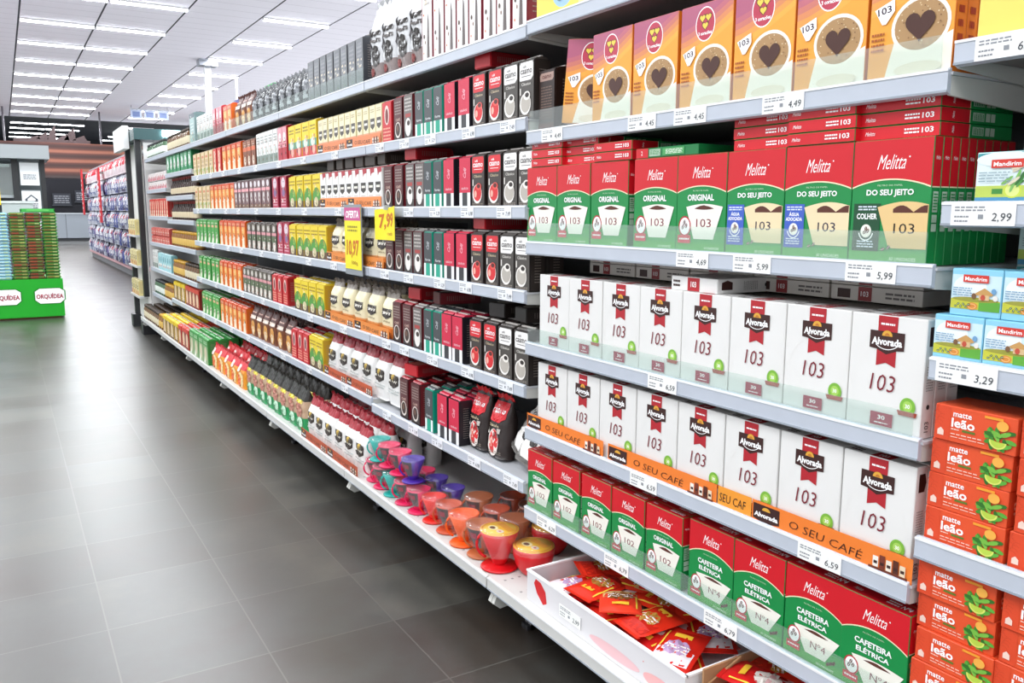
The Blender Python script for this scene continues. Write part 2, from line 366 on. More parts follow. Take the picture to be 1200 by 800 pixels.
LV = {'A': TOPZ, 'B': 1.258, 'C': 1.056, 'D': .856, 'E': .627, 'F': .386}
for k, (a_, b_) in enumerate([(2, 3), (3, 4), (4, 5), (5, 6)]):
    L_ = dict(LV)
    if k: L_['F'] = .405
    bay(EDGE[a_], EDGE[b_], [L_[q] for q in 'ABCDEF'], ['shelving bay of dark and red coffee packs next to the filter cartons', 'shelving bay with the yellow offer sign and cream bags', 'shelving bay of yellow and striped packs in mid row', 'shelving bay of green and orange packs toward the hall end'][k], 1.75, {0: .045} if k else {})
bay(EDGE[6], EDGE[7], [TOPZ, 1.307, 1.145, .98, .793, .58, .40], 'shelving bay of jars and bottles, last but one before the end frame', 1.75)
bay(EDGE[7], EDGE[8], [TOPZ, 1.21, 1.0, .79, .58, .37], 'last shelving bay with white boxes beside the black end frame', 1.75)

def zb(top): return top - .0047         # resting height on a shelf
# ------------------------------------------------------------------ filter cartons (bay beside the tea)
GREEN, RED, CREAM = mat('#0d8a43', .38), mat('#d11423', .38), mat('#f3efe4', .45)
BROWN, TXT, WH = mat('#5a2a1c', .5), mat('#7b1630', .5), mat('#ffffff', .4)
LGREEN = mat('#58b647', .4); GOLD = mat('#e5c88a', .4)
def arch(w, z0, z1, n=12): return [(-w / 2 + w * i / n, z0 + (z1 - z0) * (1 - (2 * i / n - 1) ** 2)) for i in range(n + 1)]
def cup_filter(A, u, v, s, colr, tilt=0, sy=None, bw=.21):
    sy = sy or s
    c, q = math.cos(R(tilt)), math.sin(R(tilt))
    def X(x, y): return (u + s * x * c - sy * y * q, v + s * x * q + sy * y * c)
    top = [(-.5 + i / 12, .5 + .09 * math.sin(math.pi * i / 12)) for i in range(13)]
    bot = [(-bw + 2 * bw * i / 12, -.5) for i in range(13)]
    A.band([X(*p) for p in bot], [X(*p) for p in top], colr)
    A.band([X(-.26 + .52 * i / 10, .44 - .03 * math.sin(math.pi * i / 10)) for i in range(11)], [X(-.26 + .52 * i / 10, .45 + .1 * abs(math.sin(math.pi * i / 10)) * (1 if i < 6 else .85)) for i in range(11)], BROWN)
def filter_carton(variant):
    w, h, d = (.122, .1715, .0185) if variant not in ('n4', '102') else ((.105, .146, .0215) if variant == '102' else (.112, .152, .03))
    t = empty('filter_carton'); m = MB(); m.rbox(w, h, d, .0008, GREEN, 1); A = Art(); hw = w / 2 - .0006
    lo, hi = (.62, .685)
    if variant == 'n4': lo, hi = .60, .70
    ar = [(max(-hw, min(hw, x)), z) for x, z in arch(w, h * lo, h * hi)]
    A.rect(-hw, hw, .001, h * .22, mat('#2f9f48', .4)); A.rect(-hw, hw, .001, h * .1, mat('#45a845', .4))
    A.band(ar, [(x, h - .0006) for x, _ in ar], RED)
    A.band([(x, z - .0014) for x, z in ar], [(x, z + .0006) for x, z in ar], mat('#efe6bf', .4))
    A.text('Melitta', 0, h * .82, w * .36, h * .115, WH, -.004, .5)
    A.ell(w * .22, h * .855, .0012, .0012, WH, 8)
    A.text('FILTRO DE PAPEL', 0, h * .635, w * .32, h * .013, mat('#cfe6c6', .5))
    if variant in ('agua', 'colher'):
        A.text('DO SEU JEITO', w * .0, h * .572, w * .6, h * .062, WH, .03)
        pc = mat('#3f5fc0', .4) if variant == 'agua' else mat('#0c4a2a', .4)
        A.rect(-hw + .002 if variant == 'agua' else -hw + .005, -w * .17 if variant == 'agua' else -w * .1, h * .1, h * .49, pc)
        cx = -w * .33 if variant == 'agua' else -w * .275
        A.lines(cx - w * .12, cx + w * .12, h * .43, h * .475, 2, mat('#dfe8f5', .5), 5)
        if variant == 'agua': A.text('ÁGUA', cx, h * .402, w * .16, h * .04, WH, .03); A.text('ADOÇADA', cx, h * .352, w * .26, h * .04, WH, .03)
        else: A.text('COLHER', cx, h * .385, w * .27, h * .048, WH, .03)
        A.ell(cx, h * .265, w * .07, h * .055, CREAM); A.ring(cx, h * .262, w * .1, h * .078, .0016, WH, 20, 190, 350)
        A.bean(cx - .002, h * .255, .0035, BROWN, CREAM, 50); A.bean(cx + .003, h * .265, .0035, BROWN, CREAM, 60); A.bean(cx, h * .285, .003, BROWN, CREAM, 80)
        A.lines(cx - w * .11, cx + w * .11, h * .125, h * .19, 3, mat('#dfe8f5', .5), 6)
        fx = w * .2 if variant == 'agua' else w * .235; fc = mat('#ecd9b0', .45) if variant == 'agua' else mat('#e6c488', .45)
        # filter cup, cut by the carton's edge
        n = 12; xs = [fx - w * .37 + (hw - fx + w * .37) * i / n for i in range(n + 1)]
        def ltop(x): return h * (.46 + .045 * math.sin(math.pi * min(1, (x - fx + w * .37) / (w * .74))))
        def lbot(x):
            k = (x - fx + w * .37) / (w * .17); return h * (.46 - .33 * k) if k < 1 else h * .13
        A.band([(x, lbot(x)) for x in xs], [(x, ltop(x)) for x in xs], fc)
        A.band([(fx - w * .17 + (hw - .001 - fx + w * .17) * i / 10, h * .415) for i in range(11)], [(fx - w * .17 + (hw - .001 - fx + w * .17) * i / 10, h * (.42 + .055 * abs(math.sin(math.pi * (.15 + i / 10 * 1.4))))) for i in range(11)], BROWN)
        A.text('103', fx - w * .02, h * .29, w * .26, h * .08, mat('#2e2440' if variant == 'agua' else '#23160e', .5), .0)
        A.bean(fx - w * .27, h * .12, .0035, BROWN, CREAM, 20); A.bean(fx - w * .2, h * .135, .0035, BROWN, CREAM, 50)
        A.text('30 UNIDADES', w * .22, h * .045, w * .34, h * .028, mat('#e8f3df', .5), 0, .2)
    else:
        if variant == 'n4':
            A.text('CAFETEIRA', 0, h * .535, w * .56, h * .062, WH, .03); A.text('ELÉTRICA', 0, h * .455, w * .5, h * .066, WH, .03)
            cup_filter(A, w * .08, h * .235, w * .78, CREAM, 0, h * .26, .22); cx, cy, r = -w * .3, h * .24, w * .115
            A.text('Nº4', w * .12, h * .22, w * .26, h * .075, TXT)
            for k in range(3): A.bean(w * (.3 + .05 * k), h * (.1 + .02 * k), .004, BROWN, mat('#2f1710', .5), 60)
        else:
            A.text('ORIGINAL', 0, h * .565, w * .54, h * .066, WH, .03)
            cup_filter(A, w * .08, h * .305, w * .74, CREAM, 0, h * .33, .27); cx, cy, r = -w * .31, h * .27, w * .13
            A.text(variant, w * .08, h * .305, w * .3, h * .085, TXT)
        A.ell(cx, cy, r, r * 1.15, WH); A.ring(cx, cy, r, r * 1.15, r * .18, mat('#b51a2a', .5))
        for bx, by in ((-.3, -.1), (.25, .05), (-.05, .42)): A.bean(cx + bx * r, cy + by * r, r * .3, BROWN, WH, 70)
        A.rect(cx - r * 1.05, cx + r * 1.0, cy - r * 1.9, cy - r * 1.0, mat('#d2343f', .45)); A.lines(cx - r * .8, cx + r * .8, cy - r * 1.65, cy - r * 1.2, 1, WH, 3, .4)
        A.text('30 UNIDADES', w * .26, h * .05, w * .3, h * .025, mat('#e8f3df', .5), 0, .2)
    m.art(A.it, F)
    for fn in (Sd(w), Sf(w)):
        S = Art(); S.rect(.0006, d - .0006, h * .62, h - .0006, RED); S.rect(.0006, d - .0006, h * .61, h * .62, mat('#efe6bf', .4)); S.text('Melitta', d / 2, h * .84, d * .5, h * .03, WH, 0, .4)
        S.rect(d * .2, d * .8, h * .42, h * .58, mat('#b8cdb8', .5)); S.rect(d * .2, d * .8, h * .34, h * .4, mat('#b8cdb8', .5)); S.rect(d * .2, d * .8, h * .27, h * .33, mat('#b8cdb8', .5)); S.lines(d * .25, d * .75, h * .43, h * .57, 6, GREEN, 2); m.art(S.it, fn)
    m.obj('carton', t)
    f = MB(); f.box(.0008, d - .0008, -hw, hw, h, h + .0006, RED)
    S = Art(); S.text('Melitta', -w * .36, d / 2, w * .13, d * .3, WH, 0, .4); S.text('103' if variant not in ('102', 'n4') else ('102' if variant == '102' else 'Nº4'), w * .36, d / 2, w * .14, d * .4, WH, .02); S.lines(w * .08, w * .26, d * .25, d * .75, 2, WH, 4, .5)
    f.art(S.it, Tp(h + .0006)); f.obj('closure_flap', t)
    return t
def crest(A, u, v, s):
    Rd, Bk = mat('#b3202b', .45), mat('#3a1a16', .45)
    A.poly([(u - .28 * s, v + .62 * s), (u + .28 * s, v + .62 * s), (u + .28 * s, v + .2 * s), (u - .28 * s, v + .2 * s)], Rd)
    A.poly([(u - .28 * s, v - .1 * s), (u + .28 * s, v - .1 * s), (u + .28 * s, v - .66 * s), (u, v - .56 * s), (u - .28 * s, v - .66 * s)], Rd)
    A.lines(u - .2 * s, u + .2 * s, v + .4 * s, v + .5 * s, 1, WH, 2, .5)
    A.poly([(u - .5 * s, v + .26 * s), (u + .5 * s, v + .26 * s), (u + .5 * s, v - .2 * s), (u + .3 * s, v - .22 * s), (u, v - .34 * s), (u - .3 * s, v - .22 * s), (u - .5 * s, v - .2 * s)], Bk)
    A.ell(u, v + .14 * s, .15 * s, .15 * s, mat('#e0a83c', .45), 14, 0, 180); A.ell(u, v + .15 * s, .07 * s, .07 * s, mat('#c2782a', .45), 10, 0, 180)
    A.text('Alvorada', u, v - .01 * s, .88 * s, .2 * s, WH, .04); A.ring(u, v + .28 * s, .5 * s, .5 * s, .02 * s, WH, 10, 230, 310)
def white_carton():
    w, h, d = .1185, .166, .026; t = empty('filter_carton'); m = MB(); PW = mat('#e9e8e5', .4); m.rbox(w, h, d, .0008, PW, 1); A = Art(); hw = w / 2
    A.ring(0, h * .36, w * .44, h * .36, .0006, mat('#ebe9e6', .5), 30, -20, 200)
    A.rect(-w * .13, w * .13, h * .93, h - .0006, mat('#b3202b', .45)); crest(A, 0, h * .78, w * .46)
    A.text('103', -w * .02, h * .42, w * .34, h * .145, mat('#7d1a2a', .5), -.005, .15)
    g = mat('#7db73c', .45); A.ell(w * .33, h * .255, w * .1, w * .11, g); A.ell(w * .33, h * .26, w * .06, w * .065, mat('#a8d35f', .45)); A.text('30', w * .33, h * .26, w * .06, w * .05, WH, .02)
    A.poly([(w * .22, h * .175), (w * .44, h * .175), (w * .46, h * .215), (w * .2, h * .215)], mat('#a2402c', .45))
    A.rect(-w * .15, w * .15, h * .045, h * .16, mat('#a0183c', .45)); A.text('30', 0, h * .118, w * .1, h * .038, WH, .02); A.lines(-w * .09, w * .09, h * .062, h * .08, 1, WH, 2)
    A.rect(w * .497, w * .4995, .002, h - .002, mat('#d8d6d2', .5)); m.art(A.it, F)
    S = Art(); S.poly([(d * .25, h * .78), (d * .75, h * .78), (d * .9, h * .86), (d * .75, h * .94), (d * .25, h * .94)], mat('#3a1a16', .45)); S.text('103', d * .5, h * .1, h * .09, d * .35, mat('#333333', .5), 0, 0, 90); S.ell(d * .5, h * .27, d * .14, d * .14, mat('#333333', .5), 10); S.lines(d * .2, d * .8, h * .4, h * .62, 10, mat('#9a9896', .5), 8, .35); m.art(S.it, Sd(w))
    m.obj('carton', t)
    f = MB(); f.box(.0008, d - .0008, -hw + .0008, hw - .0008, h, h + .0006, PW); S = Art(); S.rect(-w * .13, w * .13, .001, d - .001, mat('#b3202b', .45)); S.text('103', 0, d / 2, w * .12, d * .4, WH, .02); S.lines(-w * .45, -w * .3, d * .2, d * .8, 2, mat('#3a1a16', .45), 4); f.art(S.it, Tp(h + .0006)); f.obj('closure_flap', t)
    return t
def heart_carton():
    w, h, d = .124, .174, .024; t = empty('filter_carton'); m = MB(); OR = mat('#f0a53a', .4); m.rbox(w, h, d, .0008, mat('#e88a22', .4), 1); A = Art(); hw = w / 2 - .0005
    tones = ['#b5607c', '#c26a78', '#cf7a6c', '#de8d5c', '#eb9f4c', '#f2ae45']
    A.rect(-hw, hw, .0005, h - .0005, OR); n = 14
    for k, c_ in enumerate(reversed(tones)):
        b0 = .5 + .055 * k; lo = [(-hw + 2 * hw * i / n, min(h - .0007, h * (b0 + .26 * (i / n) ** 1.4))) for i in range(n + 1)]; A.band(lo, [(x, h - .0006) for x, _ in lo], mat(c_, .4))
    u, v = -w * .02, h * .8
    A.ell(u, v, w * .19, h * .165, WH, 28); A.ell(u, v, w * .175, h * .153, mat('#bf3a52', .42), 28)
    for dx, dy in ((-.05, .03), (.05, .03), (0, -.045)): A.heart(u + w * dx * 1.15, v + h * (dy + .03), w * .072, mat('#5a3320', .5)); A.heart(u + w * dx * 1.15, v + h * (dy + .03), w * .056, mat('#f0cf52', .45))
    A.text('3 corações', u, v - h * .088, w * .26, h * .042, WH, .03)
    # cup
    cx, cy = w * .12, h * .38; A.poly([(cx - w * .4, .001), (hw, .001), (hw, h * .3), (cx + w * .3, h * .28), (cx - w * .3, h * .28), (cx - w * .36, h * .12)], mat('#f6efe2', .45)); A.ell(cx, cy, w * .345, h * .215, mat('#faf3e6', .45), 30); A.ell(cx, cy, w * .305, h * .185, mat('#b08a5c', .5), 30)
    rn_ = random.Random(4)
    for _ in range(40):
        a_ = rn_.uniform(0, 6.28); r_ = rn_.uniform(.5, .97); A.ell(cx + w * .3 * r_ * math.cos(a_), cy + h * .18 * r_ * math.sin(a_), .0012, .001, mat(rn_.choice(['#d9c095', '#7d5838', '#e6d4b0']), .5), 6)
    A.heart(cx, cy + h * .0, w * .185, mat('#472318', .5))
    A.poly([(-w * .44, h * .55), (-w * .2, h * .61), (-w * .19, h * .52), (-w * .29, h * .43), (-w * .34, h * .43)], WH); A.text('103', -w * .315, h * .535, w * .17, h * .055, mat('#3a2030', .5), .02, 0, 8)
    A.lines(-w * .46, -w * .3, h * .22, h * .38, 4, mat('#a3541c', .5), 9, .45); A.ell(cx + w * .0, h * .06, w * .28, h * .05, mat('#e9ddc8', .5), 20)
    m.art(A.it, F)
    S = Art(); S.rect(.0006, d - .0006, .001, h - .001, mat('#e07f1e', .4)); S.rect(.0006, .0014, .001, h - .001, mat('#b8561c', .4)); S.ring(d / 2, h * .62, d * .27, d * .27, d * .07, mat('#8c2f1c', .5), 16); S.heart(d / 2, h * .62, d * .12, mat('#8c2f1c', .5)); S.lines(d * .25, d * .75, h * .2, h * .5, 3, mat('#a53a1c', .5), 3); m.art(S.it, Sd(w))
    m.obj('carton', t); f = MB(); f.box(.0008, d - .0008, -hw, hw, h, h + .0006, mat('#c26a78', .4)); f.obj('closure_flap', t); return t

def column(key, mk, y, z, x0, n, dp, lab, cat, wig=0, seed=0):
    rn_ = random.Random(seed)
    for i in range(n):
        put(key, mk, (x0 + i * dp + (rn_.uniform(0, wig) if i == 0 else wig), y, z), (0, 0, 0), lab + (', %s behind' % ORD[i - 1] if i else ''), cat)
XP = 1.058
# orange heart cartons
ys = [1.377, 1.2475, 1.115, .9855, .8575, .7285]
for i, y in enumerate(ys):
    column('heart', heart_carton, y, zb(S1) + .001, XP + .0032, 4 if i == 5 else 2, .0247, 'orange 103 filter carton with dark coffee heart, %s from coffee packs' % ORD[i], 'filter carton')
put('heart', heart_carton, (1.0905, 1.5, zb(S1) + .0075), (R(5), 0, R(25)), 'orange 103 filter carton turned askew beside the dark coffee boxes', 'filter carton')
# green and red cartons
for i, (v, y) in enumerate([('103', 1.6265), ('103', 1.501), ('103', 1.3765), ('103', 1.2355), ('103', 1.112), ('agua', 1.0015 - .0), ('agua', .8775), ('colher', .7525)]):
    kn = {'103': 'white', 'agua': 'blue panel', 'colher': 'dark panel'}[v]
    yy = [1.627, 1.502, 1.377, 1.235, 1.112, .988, .8645, .741][i]
    column('mel' + v, lambda v=v: filter_carton(v), yy, zb(S2) + .0006, XP + .002, 10 if i == 7 else (7 if i == 2 else 2), .0192, 'red and green carton, %s 103 filter, %s from coffee packs' % (kn, ORD[i]), 'filter carton', .001, i)
# lying cartons on top of them
FLAT = (R(90), 0, R(90))
def lying(key, mk, y, z, x, w, lab, dz=.0192, n=3, rot=None, seed=0):
    # carton on its back with its closure flap turned to the aisle
    rn_ = random.Random(seed)
    for k in range(n):
        o = put(key, mk, (x + .1715, y + rn_.uniform(-.003, .003), z + dz * k), (0, R(-90), 0), lab + (' %s of the pile' % ['bottom', 'middle', 'top'][k] if n > 1 else ''), 'filter carton')
zt2 = zb(S2) + .0006 + .1726
for i, (v, yy, n) in enumerate([('103', 1.607, 3), ('103', 1.49, 3), ('103', 1.365, 2), ('agua', .99, 3), ('agua', .866, 3), ('colher', .742, 3)]):
    lying('mel' + v, None, yy, zt2, XP + .002 + .012 * (i % 2), .122, 'red filter carton lying flat over the %s upright carton,' % ORD[[0, 1, 2, 5, 6, 7][i]], .0192, n, None, i)
def greenside():
    t = empty('filter_carton'); m = MB(); m.rbox(.171, .0185, .122, .0008, mat('#0d7a3e', .4), 1); A = Art(); A.rect(-.085, -.05, .0006, .018, RED); A.text('2', -.068, .0095, .004, .008, WH); A.rect(-.046, -.015, .003, .0155, mat('#b8cdb8', .5)); A.lines(-.044, -.017, .005, .014, 4, GREEN, 2); A.rect(-.008, .05, .003, .0155, mat('#4aa45c', .5)); A.lines(.0, .045, .005, .014, 4, mat('#e4f0e0', .5), 3); m.art(A.it, F); m.obj('carton', t)
    f = MB(); f.box(.001, .121, .0856, .0862, .0008, .0177, RED); f.obj('closure_flap', t); return t
put('greenside', greenside, (XP + .004, 1.21, zt2), (0, 0, 0), 'filter carton lying with its green side out over the 103 cartons', 'filter carton')
for k in range(3): put('greenside', greenside, (XP + .19, .744, zt2 + .0192 * k), (0, 0, R(90)), 'green-sided filter carton lying behind the flat red ones, %s of three' % ['bottom', 'middle', 'top'][k], 'filter carton')
# white cartons, two shelves
for i in range(8):
    y = 1.632 - .1205 * i - .06
    column('alv', white_carton, y, zb(S3) + .0004, XP + .002, 3 if i == 7 else 2, .0275, 'white 103 filter carton, upper white row, %s from coffee packs' % ORD[i], 'filter carton', .001, i)
    column('alv', white_carton, y + .01 - .0012 * i, zb(S4) + .0004, XP + .006, 3 if i == 7 else 2, .0275, 'white 103 filter carton behind the orange strip, %s from coffee packs' % ORD[i], 'filter carton', .001, i + 9)
put('alv', white_carton, (XP + .01 + .166, 1.13, zb(S3) + .1672), (0, R(-90), 0), 'white filter carton lying flat on top of the upper white row', 'filter carton')
def whiteside():  # white carton again, colours dulled to paint in the shade deep inside
    t = empty('filter_carton'); m = MB(); m.rbox(.166, .026, .119, .0008, mat('#d8d2ca', .5), 1); A = Art(); A.poly([(-.07, .004), (-.045, .004), (-.045, .02), (-.07, .02)], mat('#3a1a16', .45)); A.rect(-.03, -.005, .001, .025, mat('#8c2a2c', .45)); A.text('103', -.018, .013, .014, .009, WH); A.lines(.02, .07, .006, .02, 2, mat('#6a6460', .5), 2); m.art(A.it, F); m.obj('carton', t)
    f = MB(); f.box(.001, .118, .083, .0836, .0008, .0252, mat('#cfc8c0', .5)); f.obj('closure_flap', t); return t
for i in range(5):
    for k in range(2): put('whiteside', whiteside, (1.19, 1.53 - .171 * i, zb(S3) + .1674 + .0256 * k), (0, 0, 0), 'white filter carton lying deep in the upper white row, %s pile, %s' % (ORD[i], ['below', 'on top'][k]), 'filter carton', None, (1, 1, .94))
    for k in range(6): put('whiteside', whiteside, (1.15 + .0 * k, 1.53 - .171 * i, zb(S3) + .0005 + .0266 * k), (0, 0, 0), 'white filter carton lying behind the upper white row, %s pile, %s from below' % (ORD[i], ORD[k]), 'filter carton')
# 102 and number 4 cartons
y102 = [1.628, 1.515, 1.402, 1.298, 1.2215, 1.1465]
for i, y in enumerate([1.627, 1.515, 1.402, 1.292]): column('mel102', lambda: filter_carton('102'), y, zb(S5) + .0006, XP + .003, 3, .0222, 'small red and green 102 filter carton, %s from coffee packs' % ORD[i], 'filter carton', .001, i)
for i, y in enumerate([1.1815]): column('mel102', None, y, zb(S5) + .0006, XP + .003, 3, .0222, 'small red and green 102 filter carton, last before the number four ones', 'filter carton', .001, i)
for i, y in enumerate([1.043, .9285, .8145]): column('meln4', lambda: filter_carton('n4'), y + .012, zb(S5) + .0006, XP + .004, 3, .0308, 'red and green coffee maker filter carton, number four, %s from the 102 ones' % ORD[i], 'filter carton', .001, i)
column('meln4', None, .7165, zb(S5) + .0006, XP + .004, 3, .0308, 'red and green coffee maker filter carton standing apart beside the tea', 'filter carton')
# printed orange strips in front of the lower white row
def strip(kind, wdt, oc='#ef7f2d'):
    def mk():
        t = empty('shelf_strip'); m = MB(); h = .038; O = mat(oc, .5) if kind != 'cut' else mat('#f09a2f', .5); m.box(0, .0006, -wdt / 2, wdt / 2, 0, h, O); A = Art(); c = mat('#2c120c', .5)
        if kind == 'cut': A.text('SEU CAF', -.004, h * .5, wdt * .8, h * .4, c, .0, .1)
        else:
            A.poly([(-wdt * .49, h * .88), (-wdt * .3, h * .88), (-wdt * .3, h * .2), (-wdt * .4, h * .06), (-wdt * .49, h * .2)], mat('#3a1a16', .45)); A.ell(-wdt * .395, h * .64, wdt * .03, h * .16, mat('#e0a83c', .45), 12, 0, 180); A.text('Alvorada', -wdt * .395, h * .42, wdt * .17, h * .22, WH, .04)
            A.text('O SEU CAFÉ', -wdt * .0, h * .5, wdt * .46, h * .42, c, -.01, .12, -2)
            for k in range(5): A.rect(wdt * (.29 + .037 * k), wdt * (.32 + .037 * k), h * .2, h * (.62 + .1 * (k % 2)), mat(['#f3ece2', '#7a3524', '#efe3d2', '#5a2a1c', '#e9d3b5'][k], .5)); A.rect(wdt * (.295 + .037 * k), wdt * (.315 + .037 * k), h * .32, h * .44, mat('#3a1a16', .45))
            A.rect(wdt * .27, wdt * .48, h * .08, h * .2, mat('#6a2f1c', .5))
        m.art(A.it, F); m.obj('printed_strip', t)
        f = MB(); f.box(.0006, .004, -wdt / 2 + .004, wdt / 2 - .004, 0, .001, mat('#d9702a', .5)); f.obj('folded_foot', t); return t
    return mk
zs = zb(S4) + .0003
for i, (y, wdt, kd, l) in enumerate([(1.524, .302, 'full', 'end beside the coffee packs'), (1.198, .316, 'full', 'middle of the row'), (.998, .078, 'cut', 'short overlapped piece'), (.8085, .296, 'full', 'end beside the tea boxes')]):
    put('strip%d' % i, strip(kd, wdt), (1.0556 + (.0006 if kd == 'cut' else 0), y, zs), (0, 0, 0), 'orange printed strip before the white cartons, %s' % l, 'strip', 'orange printed strips')

# price tags
def price(txt, wdt=.081, col='#f7f7f4'):
    def mk():
        t = empty('price_tag'); m = MB(); h = .0275; m.box(0, .0005, -wdt / 2, wdt / 2, 0, h, mat(col, .5)); A = Art(); g = mat('#8e9298', .6); k = mat('#3d4148', .6)
        A.lines(-wdt * .44, wdt * .05, h * .62, h * .9, 2, g, len(txt) + 3, .5); A.lines(-wdt * .44, -wdt * .2, h * .1, h * .5, 2, g, 7, .4); A.rect(-wdt * .06, wdt * .02, h * .3, h * .5, g)
        if txt: A.text(txt, wdt * .3, h * .36, wdt * .3, h * .42, k, .0, .12)
        m.art(A.it, F, .0003, .0001); m.obj('printed_card', t)
        f = MB(); f.box(-.0006, .0006, -wdt / 2 - .0006, -wdt / 2, 0, h, mat('#ffffff', .3)); f.obj('clip', t); return t
    return mk
TAGS = [(S1, 1.571, '4,49', 'orange cartons, end by the coffee packs'), (S1, 1.2665, '4,45', 'second and third orange cartons'), (S1, 1.136, '4,45', 'fourth orange carton'), (S1, .9295, '4,49', 'orange cartons toward the tea'),
        (S2, 1.1175, '4,69', 'fifth white 103 filter carton'), (S2, .9775, '5,99', 'blue panel cartons'), (S2, .756, '5,99', 'dark panel carton'), (S3, 1.1865, '6,59', 'upper white row'), (S4, 1.2325, '6,59', 'orange strip, middle'), (S4, .8115, '6,59', 'orange strip, toward the tea'),
        (S5, 1.577, '6,29', '102 cartons, end by the coffee packs'), (S5, 1.3115, '6,79', 'fourth 102 carton'), (S5, 1.0115, '6,79', 'number four cartons'),
        (1.257, .589, '6,49', 'yellow tea box'), (T[1], .6025, '2,99', 'lemon picture tea box'), (.852, .606, '3,29', 'pale blue tea boxes')]
for i, (z, y, p, w_) in enumerate(TAGS):
    put('tag' + p, price(p), (1.0486, y, z - .0305), (0, 0, 0), 'white price tag reading %s below the %s' % (p, w_), 'price tag', 'shelf price tags')
rn = random.Random(11)
for li, q in enumerate('BCDEF'):
    for i in range(5):
        put('tagx%d' % (i % 3), price(['6,98', '7,49', '5,29'][i % 3], .07, '#eef1f5'), (1.0486, 2.56 - .2 * i + rn.uniform(-.03, .03), LV[q] - .0305), (0, 0, 0), 'pale price tag under the dark coffee packs, %s shelf down, %s from the cream bags' % (ORD[li + 1], ORD[i]), 'price tag', 'shelf price tags')
for li, q in enumerate('BCDEF'):
    for i in range(8):
        put('tagx%d' % (i % 3), None, (1.0486, 5.5 - .36 * i + rn.uniform(-.05, .05), (LV[q] if q != 'F' else .405) - .0305), (0, 0, 0), 'pale price tag, %s shelf down, %s from the jar bay' % (ORD[li + 1], ORD[i]), 'price tag', 'shelf price tags')

# ------------------------------------------------------------------ tea boxes by the entrance end
def leao():
    w, h, d = .108, .0475, .07; t = empty('tea_box'); m = MB(); O = mat('#e4532a', .42); m.rbox(w, h, d, .0008, O, 1); A = Art(); hw = w / 2
    A.rect(-hw + .001, -w * .3, .001, h - .001, mat('#de4a26', .45))
    for k in range(7): A.ring(-w * (.46 - .02 * (k % 4)), h * (.35 + .09 * k), .006, .006, .0004, mat('#c43f1f', .5), 10, 20 * k, 20 * k + 150)
    A.text('matte', -w * .15, h * .8, w * .23, h * .14, WH, .015); A.text('leão', -w * .135, h * .56, w * .29, h * .26, WH, .025)
    A.lines(-w * .28, -w * .17, h * .355, h * .39, 1, mat('#f6d9c9', .5), 2, .8); A.rect(-w * .14, w * .02, h * .34, h * .4, mat('#5a7a2a', .5)); A.lines(-w * .28, w * .1, h * .22, h * .26, 1, mat('#f6d9c9', .5), 4, .6); A.lines(-w * .28, w * .14, h * .14, h * .17, 1, mat('#f6d9c9', .5), 5, .6)
    A.poly([(-w * .45, h * .14), (-w * .37, h * .14), (-w * .37, h * .28), (-w * .41, h * .36), (-w * .45, h * .28)], mat('#f3d3c4', .5))
    A.rect(w * .12, w * .34, h * .87, h * .94, mat('#f0a032', .45))
    rn_ = random.Random(7)
    for k in range(22):
        a_ = rn_.uniform(0, 360); u, v = w * (.3 + rn_.uniform(-.13, .17)), h * (.45 + rn_.uniform(-.33, .3)); A.ell(u, v, .0075, .003, mat(rn_.choice(['#3f8a2b', '#5aa83a', '#2f6f22', '#77b843']), .45), 8, rot=a_)
    A.ell(w * .34, h * .74, .0075, .0065, mat('#f2b04a', .45)); A.ell(w * .3, h * .3, .011, .0095, mat('#d8e06a', .45), 16, 170, 360); A.ell(w * .3, h * .3, .009, .0075, mat('#b7d14a', .45), 16, 170, 360)
    m.art(A.it, F)
    S = Art(); S.rect(.002, d - .002, .002, h - .002, mat('#d94c26', .45)); S.lines(d * .2, d * .8, h * .3, h * .7, 3, mat('#f0c0a8', .5), 2); m.art(S.it, Sd(w)); m.obj('carton', t)
    f = MB(); f.box(.001, d - .001, -hw + .001, hw - .001, h, h + .0005, mat('#e0562e', .45)); f.obj('closure_flap', t); return t
rn = random.Random(5)
for (zsh, n, nm) in ((.600, 4, 'above the shelf rail'), (.327, 5, 'below the shelf rail')):
    for ci, yc in enumerate((.598, .486, .374)):
        for k in range(n):
            put('leao', leao, (1.06 + rn.uniform(0, .006), yc + rn.uniform(-.003, .003) - .001 * k * (1 if n == 4 else -.3), zb(zsh) + .0003 + .0483 * k + (.0 if ci == 0 else 0)), (0, 0, 0), 'orange tea box %s, %s stack from the cartons, %s from the bottom' % (nm, ORD[ci], ORD[k]), 'tea box', 'orange tea boxes')
